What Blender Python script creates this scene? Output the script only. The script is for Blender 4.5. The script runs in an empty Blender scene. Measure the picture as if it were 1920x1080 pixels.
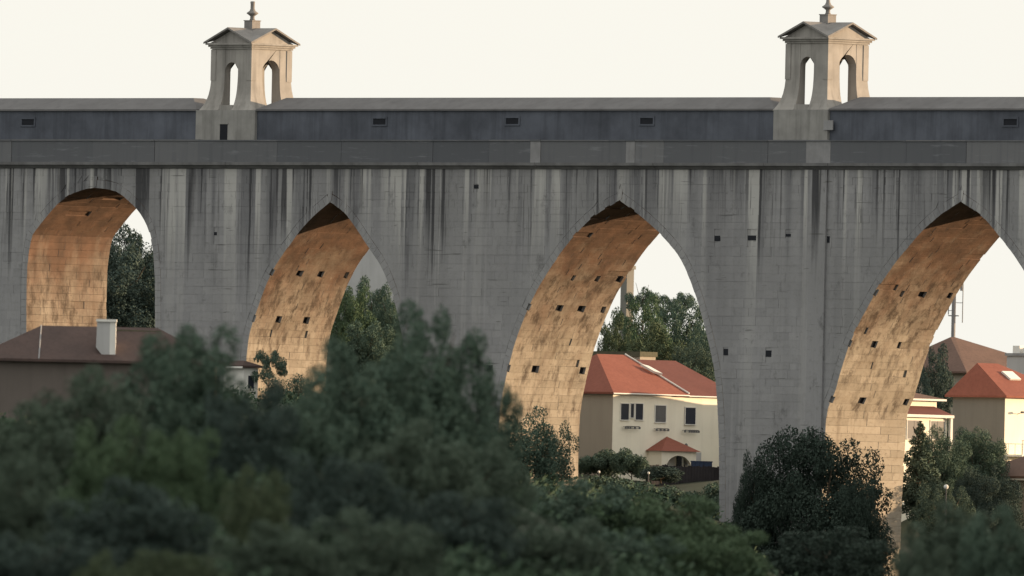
import bpy, bmesh, math, random
import numpy as np
from mathutils import Vector, Matrix, noise

random.seed(7)
RNG = np.random.default_rng(11)
SC = bpy.context.scene
COL = SC.collection

# ------------------------------------------------------------------ camera
TH = math.radians(45.0)          # the wall is seen at 45 degrees
FPX = 42700.0                    # focal length in pixels of the 1920 px wide photograph
DIST = 1580.0
CENTRE = Vector((0, 0, 30.0))
PITCH = math.atan(610 / FPX)
ROLL = math.radians(1.22)
fwd = Vector((-math.sin(TH) * math.cos(PITCH), math.cos(TH) * math.cos(PITCH), math.sin(PITCH)))
CAM = CENTRE - fwd * DIST
rgt = Vector((math.cos(TH), math.sin(TH), 0))
upv = rgt.cross(fwd)
cr, sr = math.cos(ROLL), math.sin(ROLL)
R2 = rgt * cr + upv * sr         # camera rolled a little: wall courses come out level
U2 = upv * cr - rgt * sr
cam_data = bpy.data.cameras.new('camera')
cam = bpy.data.objects.new('camera', cam_data)
COL.objects.link(cam)
m = Matrix(((R2.x, U2.x, -fwd.x, CAM.x), (R2.y, U2.y, -fwd.y, CAM.y), (R2.z, U2.z, -fwd.z, CAM.z), (0, 0, 0, 1)))
cam.matrix_world = m
cam_data.sensor_width = 36
cam_data.lens = 36 * FPX / 1920
cam_data.clip_start = 5
cam_data.clip_end = 30000
cam_data.dof.use_dof = True
cam_data.dof.focus_distance = DIST
cam_data.dof.aperture_fstop = (cam_data.lens / 1000) / 0.33
SC.camera = cam

# ------------------------------------------------------------------ sky, sun, exposure
SUN_EL = math.radians(5.2)
SUN_AZ = math.radians(35.0)      # clockwise from +Y
w = bpy.data.worlds.new('World')
SC.world = w
w.use_nodes = True
wn = w.node_tree
wn.nodes.clear()
wo = wn.nodes.new('ShaderNodeOutputWorld')
wb = wn.nodes.new('ShaderNodeBackground')
ws = wn.nodes.new('ShaderNodeTexSky')
ws.sky_type = 'NISHITA'
ws.sun_disc = False
ws.sun_elevation = SUN_EL
ws.sun_rotation = SUN_AZ
ws.air_density = 1.0
ws.dust_density = 4.0
ws.ozone_density = 1.0
wh = wn.nodes.new('ShaderNodeMix')       # an even summer veil of haze over the whole sky
wh.data_type = 'RGBA'
wh.inputs['Factor'].default_value = 0.72
wh.inputs['B'].default_value = (8.12, 7.97, 7.32, 1)
wn.links.new(ws.outputs[0], wh.inputs['A'])
wn.links.new(wh.outputs['Result'], wb.inputs[0])
wb.inputs[1].default_value = 0.075
wn.links.new(wb.outputs[0], wo.inputs[0])

sd = bpy.data.lights.new('sun', 'SUN')
sd.energy = 3.85
sd.angle = math.radians(0.5)
sd.color = (1.0, 0.70, 0.42)
sun = bpy.data.objects.new('sun', sd)
COL.objects.link(sun)
sdir = Vector((math.sin(SUN_AZ) * math.cos(SUN_EL), math.cos(SUN_AZ) * math.cos(SUN_EL), math.sin(SUN_EL)))
sun.rotation_euler = sdir.to_track_quat('Z', 'Y').to_euler()
sun.location = sdir * 300

SC.view_settings.view_transform = 'Standard'
SC.view_settings.look = 'None'
SC.view_settings.exposure = 1.1
SC.view_settings.gamma = 1
SC.view_settings.use_curve_mapping = False
SC.cycles.max_bounces = 5
SC.cycles.diffuse_bounces = 3
SC.cycles.use_denoising = True

# ------------------------------------------------------------------ pixel -> place
def ray(px, py):
    return fwd + R2 * ((px - 960) / FPX) - U2 * ((py - 540) / FPX)
def at(px, py, Y):
    r = ray(px, py)
    return CAM + r * ((Y - CAM.y) / r.y)
def at_d(px, py, d):
    return CAM + ray(px, py) * d
def pix(p):
    q = Vector(p) - CAM
    d = q.dot(fwd)
    return 960 + FPX * q.dot(R2) / d, 540 - FPX * q.dot(U2) / d, d
def zat(py, Y, px=960):
    return at(px, py, Y).z

# ------------------------------------------------------------------ materials
class NT:
    def __init__(s, name):
        s.m = bpy.data.materials.new(name)
        s.m.use_nodes = True
        s.t = s.m.node_tree
        s.b = s.t.nodes['Principled BSDF']
        s.b.inputs['Specular IOR Level'].default_value = 0.15
        s.b.inputs['Roughness'].default_value = 0.9
    def n(s, k, **kw):
        x = s.t.nodes.new(k)
        for a, v in kw.items():
            setattr(x, a, v)
        return x
    def l(s, a, b):
        s.t.links.new(a, b)
    def val(s, sock, v):
        if hasattr(v, 'links'):
            s.l(v, sock)
        else:
            sock.default_value = v
    def pos(s, scale=(1, 1, 1), space='world'):
        if space == 'world':
            o = s.n('ShaderNodeNewGeometry').outputs['Position']
        else:
            o = s.n('ShaderNodeTexCoord').outputs['Object']
        mp = s.n('ShaderNodeMapping')
        mp.inputs['Scale'].default_value = scale
        s.l(o, mp.inputs['Vector'])
        return mp.outputs[0]
    def noise(s, vec, scale=1, detail=4, rough=0.6):
        x = s.n('ShaderNodeTexNoise')
        s.l(vec, x.inputs['Vector'])
        x.inputs['Scale'].default_value = scale
        x.inputs['Detail'].default_value = detail
        x.inputs['Roughness'].default_value = rough
        return x.outputs['Fac']
    def ramp(s, fac, a, b, va=0.0, vb=1.0):
        x = s.n('ShaderNodeMapRange')
        s.l(fac, x.inputs['Value'])
        x.inputs['From Min'].default_value = a
        x.inputs['From Max'].default_value = b
        x.inputs['To Min'].default_value = va
        x.inputs['To Max'].default_value = vb
        return x.outputs[0]
    def math(s, op, a, b=0.0):
        x = s.n('ShaderNodeMath', operation=op)
        s.val(x.inputs[0], a)
        s.val(x.inputs[1], b)
        return x.outputs[0]
    def mix(s, f, a, b, mode='MIX'):
        x = s.n('ShaderNodeMix', data_type='RGBA', blend_type=mode)
        s.val(x.inputs['Factor'], f)
        s.val(x.inputs['A'], a)
        s.val(x.inputs['B'], b)
        return x.outputs['Result']
    def rnd(s):
        a = s.n('ShaderNodeNewGeometry').outputs['Random Per Island']
        b = s.n('ShaderNodeObjectInfo').outputs['Random']
        return s.math('FRACT', s.math('ADD', a, b))
    def sep(s, vec, i):
        x = s.n('ShaderNodeSeparateXYZ')
        s.l(vec, x.inputs[0])
        return x.outputs[i]
    def bump(s, h, strength=0.3, dist=0.05):
        x = s.n('ShaderNodeBump')
        x.inputs['Strength'].default_value = strength
        x.inputs['Distance'].default_value = dist
        s.l(h, x.inputs['Height'])
        s.l(x.outputs[0], s.b.inputs['Normal'])
    def out(s, c):
        s.val(s.b.inputs['Base Color'], c)
        return s.m

def C(r, g, b):
    return (r, g, b, 1)

def plain(name, col, var=0.15, scale=0.6, rough=0.9, grime=0.25):
    k = NT(name)
    k.b.inputs['Roughness'].default_value = rough
    p = k.pos()
    n1 = k.noise(p, scale, 5)
    n2 = k.noise(k.pos((1.6, 1.6, 0.12)), 1.0, 4)
    c = k.mix(k.ramp(n1, 0.3, 0.7), C(*[x * (1 - var) for x in col]), C(*[min(1, x * (1 + var)) for x in col]))
    c = k.mix(k.ramp(n2, 0.48, 0.72, 0, grime), c, C(*[x * 0.45 for x in col]))
    return k.out(c)

Z_CORN = zat(317, 0)
def stone_front_mat():
    k = NT('grey_limestone')  # the wall front's own grey stone with its streaks
    p = k.pos()
    rnd = k.rnd()
    base = k.mix(k.ramp(rnd, 0, 1), C(.274, .274, .287), C(.316, .315, .327))
    big = k.noise(k.pos((.09, .09, .06)), 1, 4)
    base = k.mix(k.ramp(big, .38, .66), base, C(.228, .228, .235))
    fine = k.noise(p, 2.2, 6, .7)
    base = k.mix(k.ramp(fine, .5, .8, 0, .45), base, C(.15, .147, .143))
    z = k.sep(k.n('ShaderNodeNewGeometry').outputs['Position'], 2)
    wob = k.noise(k.pos((.35, .35, .02)), 1, 5, .7)
    reach = k.math('ADD', k.math('MULTIPLY', wob, 26), -9)           # how far each run reaches down from the cornice
    down = k.math('SUBTRACT', Z_CORN, z)
    near = k.ramp(k.math('SUBTRACT', down, reach), -3.0, 2.0, 1, 0)
    s1 = k.noise(k.pos((.85, .85, .02)), 1, 2.4, .6)
    s2 = k.noise(k.pos((2.0, 2.0, .04)), 1.0, 1.2, .5)
    s3 = k.noise(k.pos((.8, .8, .015)), 1.0, 3, .6)
    dark = k.math('MULTIPLY', k.ramp(s1, .46, .58), k.math('ADD', k.math('MULTIPLY', near, .46), .08))
    base = k.mix(dark, base, C(.085, .087, .10))
    dk2 = k.math('MULTIPLY', k.ramp(s2, .57, .62), k.math('MULTIPLY', near, .9))
    base = k.mix(dk2, base, C(.05, .05, .055))
    pale = k.math('MULTIPLY', k.ramp(s3, .53, .585), k.math('ADD', k.math('MULTIPLY', near, .85), .2))
    base = k.mix(pale, base, C(.43, .425, .42))
    blot = k.noise(k.pos((.55, .55, .4)), 1, 6, .75)
    base = k.mix(k.ramp(blot, .58, .70, 0, .6), base, C(.08, .08, .085))
    # long grey weather bands and broken dark dashes
    band = k.noise(k.pos((.16, .16, .012)), 1, 4, .6)
    base = k.mix(k.ramp(band, .52, .68, 0, .42), base, C(.14, .14, .15))
    dash = k.noise(k.pos((.55, .55, 4.5)), 1, 3, .6)
    base = k.mix(k.ramp(dash, .66, .70, 0, .5), base, C(.085, .083, .082))
    crk = k.noise(k.pos((5.5, 5.5, .16)), 1, 2, .5)
    base = k.mix(k.math('MULTIPLY', k.ramp(crk, .61, .65), k.math('ADD', k.math('MULTIPLY', near, .45), .06)), base, C(.045, .045, .05))
    # thin dark seams that run along a few courses only
    seam = k.noise(k.pos((.22, .22, 3.2)), 1, 2, .5)
    base = k.mix(k.ramp(seam, .69, .73, 0, .6), base, C(.08, .08, .08))
    k.bump(fine, .4, .05)
    return k.out(base)

def stone_soffit_mat(zhi, zlo, rows):
    k = NT('ochre_soffit_stone')
    p = k.pos()
    rnd = k.rnd()
    tan = k.mix(k.ramp(rnd, 0, 1), C(.295, .262, .215), C(.385, .342, .285))
    fine = k.noise(p, 2.6, 6, .7)
    tan = k.mix(k.ramp(fine, .5, .78, 0, .5), tan, C(.19, .15, .11))
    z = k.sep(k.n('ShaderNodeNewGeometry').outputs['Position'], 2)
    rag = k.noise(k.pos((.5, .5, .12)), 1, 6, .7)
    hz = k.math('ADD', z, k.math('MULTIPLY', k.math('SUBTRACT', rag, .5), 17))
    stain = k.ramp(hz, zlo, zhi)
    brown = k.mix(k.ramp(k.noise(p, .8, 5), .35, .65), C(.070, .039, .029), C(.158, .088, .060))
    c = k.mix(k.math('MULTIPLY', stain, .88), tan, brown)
    pit = k.noise(k.pos((2.2, 2.2, 5.0)), 1.4, 5, .7)
    c = k.mix(k.ramp(pit, .57, .70, 0, .5), c, C(.10, .075, .055))
    drip = k.noise(k.pos((1.1, 1.1, .08)), 1, 4)
    c = k.mix(k.ramp(drip, .58, .72, 0, .55), c, C(.12, .085, .06))
    pal = k.noise(k.pos((1.5, 1.5, .12)), 1.2, 5, .7)
    c = k.mix(k.ramp(pal, .66, .74, 0, .6), c, C(.40, .33, .26))
    # damp soot hanging in blotches under the rows of sockets
    bl = k.ramp(k.noise(k.pos((1.3, 1.3, .5)), 1, 5, .75), .49, .66)
    for zz in rows:
        d_ = k.math('ABSOLUTE', k.math('SUBTRACT', z, zz - .25))
        c = k.mix(k.math('MULTIPLY', k.ramp(d_, .3, 1.3, .8, 0), bl), c, C(.06, .045, .036))
    k.bump(fine, .6, .06)
    return k.out(c)

def leaf_mat(name, a, b, c):
    k = NT(name)
    r = k.rnd()
    n1 = k.noise(k.pos((.5, .5, .5), 'object'), 1.2, 3)
    x = k.mix(r, C(*a), C(*b))
    x = k.mix(k.ramp(n1, .5, .72, 0, .6), x, C(*c))
    k.b.inputs['Roughness'].default_value = .75
    k.b.inputs['Specular IOR Level'].default_value = .05
    return k.out(x)

T = 7.85                          # thickness of the aqueduct
M = {}
M['stone'] = stone_front_mat()
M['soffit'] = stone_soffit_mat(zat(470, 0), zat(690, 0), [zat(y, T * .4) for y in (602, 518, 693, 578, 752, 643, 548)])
M['soot'] = plain('sooty_soffit_stone', (.085, .062, .045), .4, 1.2)
M['cornice'] = plain('weathered_cornice', (.15, .15, .155), .25, .8)
def parapet_mat():
    k = NT('parapet_slate_render')
    c = k.mix(k.rnd(), C(.100, .106, .120), C(.165, .168, .178))
    n2 = k.noise(k.pos((1.6, 1.6, .1)), 1, 4)
    c = k.mix(k.ramp(n2, .52, .72, 0, .5), c, C(.09, .095, .11))
    n3 = k.noise(k.pos((.3, .3, 3)), 1, 5, .7)
    c = k.mix(k.ramp(n3, .57, .70, 0, .6), c, C(.24, .25, .275))
    return k.out(c)
M['parapet'] = parapet_mat()
M['parapet_pale'] = plain('parapet_pale_render', (.25, .25, .26), .2, .8)
M['gallery'] = plain('gallery_blue_grey_render', (.100, .110, .136), .30, .33, grime=.5)
M['groof'] = plain('gallery_roof_mortar', (.150, .147, .152), .12, .5)
M['turret'] = plain('turret_limewash', (.325, .31, .295), .16, .6, grime=.6)
M['turret_roof'] = plain('turret_roof_stone', (.23, .22, .215), .15, 1.0)
M['block'] = plain('turret_plinth_render', (.285, .28, .272), .18, .7, grime=.6)
M['dark'] = plain('dark_opening', (.02, .022, .028), .1, 1)  # dark colour standing for the shade inside holes and openings
M['core'] = plain('rubble_core', (.085, .07, .055), .3, 1.5)
M['trim'] = plain('pale_trim', (.30, .30, .31), .1, 1)
M['cream'] = plain('cream_render', (.82, .78, .67), .05, .3, grime=.12)
M['taupe'] = plain('taupe_render', (.36, .32, .27), .05, .3, grime=.12)
M['white'] = plain('white_paint', (.72, .71, .68), .05, .6, grime=.15)
M['greyw'] = plain('grey_render', (.44, .44, .45), .06, .4, grime=.2)
def tile_mat(name, a, b):
    k = NT(name)
    n1 = k.noise(k.pos((.7, .7, .7)), 1, 5)
    c = k.mix(k.ramp(n1, .3, .7), C(*a), C(*b))
    n2 = k.noise(k.pos((5, 5, 5)), 1, 3)
    c = k.mix(k.ramp(n2, .45, .8, 0, .4), c, C(*[x * .5 for x in a]))
    k.b.inputs['Roughness'].default_value = .85
    return k.out(c)
M['tile'] = tile_mat('red_clay_tile', (.225, .082, .060), (.265, .10, .073))
M['tile_dark'] = tile_mat('dark_red_tile', (.14, .056, .047), (.17, .067, .056))
M['tile_brown'] = tile_mat('brown_clay_tile', (.13, .085, .07), (.165, .105, .085))
M['moss'] = tile_mat('mossy_roof', (.085, .085, .06), (.11, .105, .075))
M['umber'] = plain('umber_render', (.15, .13, .12), .08, .4)
M['tile_umber'] = tile_mat('umber_clay_tile', (.075, .055, .052), (.10, .07, .064))
M['umber_pale'] = plain('grey_umber_and_shade', (.20, .195, .18), .06, .4)  # tower walls, and the painted shade on the red roofed house
M['glass'] = plain('window_glass', (.03, .035, .05), .1, 1, rough=.25, grime=0)
M['shutter'] = plain('grey_shutter', (.13, .13, .135), .1, 1)
M['navy'] = plain('navy_gate_paint', (.03, .045, .085), .1, 1)
M['fence'] = plain('dark_fence_boards', (.028, .026, .03), .25, 1.2)
M['metal'] = plain('dull_metal', (.22, .22, .23), .1, 1, rough=.5)
M['bark'] = plain('bark', (.075, .06, .045), .3, 2)
M['soil'] = plain('dry_scrub_soil', (.035, .042, .028), .35, .1)
M['leafA'] = leaf_mat('leaves_deep_green', (0.069, 0.109, 0.085), (0.107, 0.149, 0.112), (0.085, 0.124, 0.107))
M['leafB'] = leaf_mat('leaves_mid_green', (0.068, 0.107, 0.065), (0.104, 0.150, 0.086), (0.081, 0.117, 0.075))
M['leafC'] = leaf_mat('leaves_blue_black', (0.046, 0.070, 0.062), (0.073, 0.099, 0.087), (0.058, 0.084, 0.076))
M['leafG'] = leaf_mat('leaves_undergrowth', (.044, .072, .048), (.064, .094, .062), (.050, .078, .056))
M['leafF'] = leaf_mat('leaves_dark_evergreen', (.030, .046, .038), (.048, .066, .054), (.038, .056, .048))
M['leafD'] = leaf_mat('leaves_olive', (0.070, 0.095, 0.057), (0.100, 0.125, 0.075), (0.073, 0.098, 0.065))
M['leafE'] = leaf_mat('leaves_brown_green', (0.072, 0.103, 0.078), (0.103, 0.134, 0.101), (0.082, 0.110, 0.091))

# ------------------------------------------------------------------ builders
def link(name, bm, mat, parent=None, kind=None):
    me = bpy.data.meshes.new(name)
    bmesh.ops.recalc_face_normals(bm, faces=bm.faces)
    bm.to_mesh(me)
    bm.free()
    if mat:
        me.materials.append(mat)
    o = bpy.data.objects.new(name, me)
    COL.objects.link(o)
    if parent:
        o.parent = parent
    if kind:
        o['kind'] = kind
    return o

def from_np(name, V, F, mat, parent=None, kind=None):
    me = bpy.data.meshes.new(name)
    me.from_pydata(V, [], F)
    me.materials.append(mat)
    o = bpy.data.objects.new(name, me)
    COL.objects.link(o)
    if parent:
        o.parent = parent
    if kind:
        o['kind'] = kind
    return o

def thing(name, label, cat, loc=(0, 0, 0), rot=0, group=None):
    o = bpy.data.objects.new(name, None)
    o.empty_display_size = .5
    COL.objects.link(o)
    o.location = loc
    o.rotation_euler = (0, 0, rot)
    o['label'] = label
    o['category'] = cat
    if group:
        o['group'] = group
    return o

def box(bm, x0, x1, y0, y1, z0, z1):
    v = [bm.verts.new(p) for p in ((x0, y0, z0), (x1, y0, z0), (x1, y1, z0), (x0, y1, z0),
                                   (x0, y0, z1), (x1, y0, z1), (x1, y1, z1), (x0, y1, z1))]
    for f in ((0, 1, 2, 3), (4, 5, 6, 7), (0, 1, 5, 4), (1, 2, 6, 5), (2, 3, 7, 6), (3, 0, 4, 7)):
        bm.faces.new([v[i] for i in f])

def bxo(name, mat, parent, x0, x1, y0, y1, z0, z1, bev=0.0):
    bm = bmesh.new()
    box(bm, x0, x1, y0, y1, z0, z1)
    if bev:
        bmesh.ops.bevel(bm, geom=bm.edges[:], offset=bev, segments=2, affect='EDGES')
    return link(name, bm, mat, parent)

def prism(bm, pts, a, b, axis='y'):
    """extrude an outline (u, z) from a to b along y (or x)"""
    def P(u, t, z):
        return (u, t, z) if axis == 'y' else (t, u, z)
    A = [bm.verts.new(P(u, a, z)) for u, z in pts]
    B = [bm.verts.new(P(u, b, z)) for u, z in pts]
    n = len(pts)
    bm.faces.new(A)
    bm.faces.new(B[::-1])
    for i in range(n):
        j = (i + 1) % n
        bm.faces.new((A[i], B[i], B[j], A[j]))

def lathe(bm, prof, cx, cy, n=16):
    rings = []
    for r, z in prof:
        rings.append([bm.verts.new((cx + r * math.cos(2 * math.pi * i / n), cy + r * math.sin(2 * math.pi * i / n), z)) for i in range(n)])
    for a, b in zip(rings, rings[1:]):
        for i in range(n):
            j = (i + 1) % n
            bm.faces.new((a[i], a[j], b[j], b[i]))
    bm.faces.new(rings[0][::-1])
    bm.faces.new(rings[-1])

def tube(bm, p0, p1, r0, r1, n=7):
    p0, p1 = Vector(p0), Vector(p1)
    d = (p1 - p0).normalized()
    a = d.orthogonal().normalized()
    b = d.cross(a)
    R = []
    for p, r in ((p0, r0), (p1, r1)):
        R.append([bm.verts.new(p + (a * math.cos(t) + b * math.sin(t)) * r) for t in (2 * math.pi * i / n for i in range(n))])
    for i in range(n):
        j = (i + 1) % n
        bm.faces.new((R[0][i], R[0][j], R[1][j], R[1][i]))
    bm.faces.new(R[0][::-1])
    bm.faces.new(R[1])

# ------------------------------------------------------------------ ground
CTRL = []
def g(px, py, Y):
    CTRL.append(tuple(at(px, py, Y)))
for px, py in ((-400, 740), (0, 740), (300, 735), (520, 770), (800, 830), (1000, 905), (1200, 935), (1350, 985), (1460, 1120), (1680, 1140), (1920, 1130), (2400, 1130)):
    g(px, py, 0)
    g(px, py + 10, 8)
for px, py in ((100, 660), (250, 640), (680, 730), (1000, 880), (1150, 892), (1330, 900), (1500, 985), (1760, 1000), (1900, 985)):
    g(px, py, 34)
for px, py in ((200, 600), (680, 690), (1130, 760), (1300, 780), (1500, 860), (1750, 850), (1920, 900)):
    g(px, py, 75)
for px, py in ((200, 560), (650, 620), (1150, 660), (1320, 690), (1500, 740), (1800, 770), (2000, 780)):
    g(px, py, 130)
for px in (-600, 0, 600, 1200, 1800, 2400):
    g(px, 900, 300)
    g(px, 1000, 700)
for px in (-500, 0, 500, 1000, 1500, 2000, 2500):
    for d, py in ((400, 1350), (200, 1700)):
        CTRL.append(tuple(at_d(px, py + (30 if d < 1400 else 0), d)))
for px, rows in ((-300, ((560, 1210), (620, 1080), (680, 960), (740, 880), (820, 850), (1000, 850), (1200, 835))),
                 (150, ((560, 1210), (600, 1130), (640, 1040), (680, 960), (720, 890), (800, 860), (1000, 850), (1200, 835))),
                 (500, ((560, 1210), (600, 1130), (640, 1040), (680, 960), (720, 900), (800, 860), (1000, 880), (1250, 850))),
                 (850, ((560, 1210), (600, 1150), (640, 1090), (690, 1020), (760, 950), (830, 930), (1000, 960), (1250, 900))),
                 (1000, ((560, 1230), (620, 1180), (690, 1130), (760, 1080), (900, 1020), (1100, 980), (1250, 940))),
                 (1150, ((600, 1180), (700, 1130), (800, 1090), (900, 1040), (1000, 1010), (1250, 960))),
                 (1330, ((600, 1200), (700, 1160), (800, 1130), (900, 1090), (1000, 1060), (1250, 1030))),
                 (1480, ((600, 1230), (700, 1200), (800, 1180), (900, 1160), (1000, 1150), (1250, 1140))),
                 (1680, ((600, 1230), (700, 1200), (800, 1180), (900, 1160), (1000, 1150), (1250, 1140))),
                 (1880, ((600, 1220), (700, 1170), (760, 1150), (850, 1150), (1000, 1150), (1250, 1140)))):
    for d, py in rows:
        CTRL.append(tuple(at_d(px, py, d)))
for px, py in ((950, 950), (1150, 985), (1350, 1010), (1430, 1150), (1560, 1170), (1700, 1170), (1900, 1150), (2200, 1150)):
    for d, o in ((1350, 8), (1450, 0), (1520, -8)):
        CTRL.append(tuple(at_d(px, py + o, d)))
CTRL = np.array(CTRL)
CD = (CTRL[:, 0] - CAM.x) * fwd.x + (CTRL[:, 1] - CAM.y) * fwd.y
CRR = (CTRL[:, 0] - CAM.x) * rgt.x + (CTRL[:, 1] - CAM.y) * rgt.y
def gz(x, y):
    qx, qy = x - CAM.x, y - CAM.y
    qd, qr = qx * fwd.x + qy * fwd.y, qx * rgt.x + qy * rgt.y
    d2 = (CD - qd) ** 2 + ((CRR - max(-80, min(90, qr))) * 12) ** 2 + 16.0
    q = 1.0 / d2 ** 2.2
    z = float((q * CTRL[:, 2]).sum() / q.sum())
    # camera-aligned place: an unseen valley side added at right to shade the near trees
    px, py = x - CAM.x, y - CAM.y
    d = px * fwd.x + py * fwd.y
    r = px * rgt.x + py * rgt.y
    side = max(0.0, min(1.0, (r - 190) / 240)) * max(0.0, min(1.0, (1230 - d) / 200)) * max(0.0, min(1.0, (d - 350) / 150))
    z += 72 * side * side * (3 - 2 * side)
    return z
def grid_axis(parts):
    out = []
    for a, b, s in parts:
        out += list(np.arange(a, b, s))
    return out + [parts[-1][1]]
RA = grid_axis([(-4000, -600, 340), (-600, -90, 34), (-90, 100, 5), (100, 600, 20), (600, 4000, 340)])
DA = grid_axis([(-800, 300, 110), (300, 1400, 22), (1400, 1800, 5), (1800, 2600, 60), (2600, 9000, 800)])
GV, GF = [], []
for d in DA:
    for r in RA:
        x = CAM.x + fwd.x * d + rgt.x * r
        y = CAM.y + fwd.y * d + rgt.y * r
        GV.append((x, y, gz(x, y) + .35 * noise.noise((x * .12, y * .12, 0))))
nr = len(RA)
for i in range(len(DA) - 1):
    for j in range(nr - 1):
        a = i * nr + j
        GF.append((a, a + 1, a + nr + 1, a + nr))
ground = from_np('ground', GV, GF, M['soil'], None, 'structure')
for f in ground.data.polygons:
    f.use_smooth = True

# ------------------------------------------------------------------ aqueduct

AQ = thing('aqueduct', 'long grey stone aqueduct with pointed arches and two roof turrets', 'aqueduct', (0, 0, 0))
Z_CT = zat(305, 0)
Z_PAR = zat(262, 0)
G0, G1 = 1.57, 6.28
Z_EAVE = zat(207, G0)
Z_RIDGE = zat(182, T / 2)
XL, XR = at(-1100, 300, 0).x, at(3200, 300, 0).x

A1 = ([(50, 640), (50, 609), (50, 549), (52, 497), (59, 449), (68, 431), (86, 408), (107, 384), (131, 366), (155, 356)], (178, 352),
      [(202, 355), (223, 362), (255, 390), (275, 421), (285, 457), (290, 509), (291, 560), (291, 640)])
A2 = ([(460, 760), (461, 700), (463, 665), (469, 623), (485, 574), (502, 528), (522, 490), (546, 456), (565, 430), (590, 404)], (619, 379),
      [(650, 403), (690, 462), (715, 500), (735, 550), (748, 600), (757, 650), (762, 700), (764, 760)])
A3 = ([(934, 900), (935, 830), (939, 762), (954, 687), (972, 626), (1001, 556), (1033, 502), (1064, 458), (1099, 419), (1128, 396)], (1163, 376),
      [(1200, 404), (1237, 438), (1277, 487), (1308, 564), (1328, 640), (1338, 685), (1344, 740), (1348, 820), (1349, 960)])
A4 = ([(1536, 1080), (1541, 940), (1546, 850), (1551, 775), (1566, 734), (1584, 672), (1602, 625), (1626, 578), (1652, 532), (1680, 492), (1713, 452), (1735, 428), (1765, 402)], (1802, 378),
      [(1842, 406), (1874, 443), (1905, 484), (1930, 525), (1950, 575), (1968, 640), (1980, 720), (1986, 800), (1990, 1080)])
ARCHES = [A1, A2, A3, A4]
ARCH_N = len(ARCHES)
HOLES = {1: [602, 518], 2: [693, 578, 520], 3: [752, 643, 548]}
RING = .6
Z_BASE = zat(1200, 0)

def catmull(pts, n=6):
    out = []
    P = [pts[0]] + pts + [pts[-1]]
    for i in range(1, len(P) - 2):
        p0, p1, p2, p3 = P[i - 1], P[i], P[i + 1], P[i + 2]
        for k in range(n):
            t = k / n
            out.append(tuple(.5 * (2 * b + (c - a) * t + (2 * a - 5 * b + 4 * c - d) * t * t + (3 * b - a - 3 * c + d) * t ** 3)
                             for a, b, c, d in zip(p0, p1, p2, p3)))
    out.append(pts[-1])
    return out
def resample(pts, step):
    L = [0]
    for a, b in zip(pts, pts[1:]):
        L.append(L[-1] + math.hypot(b[0] - a[0], b[1] - a[1]))
    n = max(2, round(L[-1] / step))
    out, k = [], 0
    for i in range(n + 1):
        s = L[-1] * i / n
        while k < len(L) - 2 and L[k + 1] < s:
            k += 1
        f = (s - L[k]) / max(1e-9, L[k + 1] - L[k])
        out.append((pts[k][0] + (pts[k + 1][0] - pts[k][0]) * f, pts[k][1] + (pts[k + 1][1] - pts[k][1]) * f))
    return out
def uz(p):
    q = at(p[0], p[1], 0)
    return (q.x, q.z)
def offset_line(pts, d):
    out = []
    for i, p in enumerate(pts):
        a = pts[max(0, i - 1)]
        b = pts[min(len(pts) - 1, i + 1)]
        tx, tz = b[0] - a[0], b[1] - a[1]
        l = math.hypot(tx, tz)
        out.append((p[0] - tz / l * d, p[1] + tx / l * d))   # to the left of travel
    return out

OUT = []          # per arch: outline (left foot -> apex -> right foot) on the front plane, and its outward offset
SIDES = []
for li, ap, ri in ARCHES:
    L = [uz(p) for p in catmull(li + [ap])]
    R = [uz(p) for p in catmull([ap] + ri)]
    L = [(L[0][0], Z_BASE)] + L
    R = R + [(R[-1][0], Z_BASE)]
    Ls, Rs = resample(L, .52), resample(R, .52)
    OL, OR = offset_line(Ls, RING), offset_line(Rs, RING)
    apx = Ls[-1]
    # where the two offsets cross above the apex
    while len(OL) > 2 and OL[-1][0] > apx[0]:
        OL.pop()
    while len(OR) > 2 and OR[0][0] < apx[0]:
        OR.pop(0)
    top = (apx[0], max(OL[-1][1], OR[0][1]) + .12)
    OUT.append(OL + [top] + OR)
    SIDES.append((Ls, Rs))

# the wall behind the facing: one pier from each crown of an arch to the next
from mathutils.geometry import tessellate_polygon
LEFT_OF, RIGHT_OF = [], []          # per arch: offset side lines, foot -> top
for o in OUT:
    k = max(range(len(o)), key=lambda i: o[i][1])
    LEFT_OF.append(o[:k + 1])
    RIGHT_OF.append(o[k:][::-1])
def u_on(line, z):
    """u of a side line (foot -> top) at height z; straight up above the crown"""
    if z >= line[-1][1]:
        return line[-1][0]
    for p, q in zip(line, line[1:]):
        if p[1] <= z <= q[1]:
            return p[0] + (q[0] - p[0]) * (z - p[1]) / max(1e-6, q[1] - p[1])
    return line[0][0]
PIERS = []
for i in range(ARCH_N + 1):
    lf = RIGHT_OF[i - 1] if i > 0 else [(XL, Z_BASE), (XL, Z_CORN - 1)]
    rt_ = LEFT_OF[i] if i < ARCH_N else [(XR, Z_BASE), (XR, Z_CORN - 1)]
    PIERS.append((lf, rt_))
    poly = lf + [(lf[-1][0], Z_CORN), (rt_[-1][0], Z_CORN)] + rt_[::-1]
    n = len(poly)
    tris = tessellate_polygon([[Vector((x, z, 0)) for x, z in poly]])
    V = [(x, .022, z) for x, z in poly] + [(x, T - .03, z) for x, z in poly]
    F = [tuple(t) for t in tris] + [tuple(j + n for j in t[::-1]) for t in tris]
    for j in range(n):
        k = (j + 1) % n
        F.append((j, j + n, k + n, k))
    bm = bmesh.new()
    vv = [bm.verts.new(v) for v in V]
    for f in F:
        try:
            bm.faces.new([vv[j] for j in f])
        except ValueError:
            pass
    link('pier', bm, M['stone'], AQ)

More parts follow.
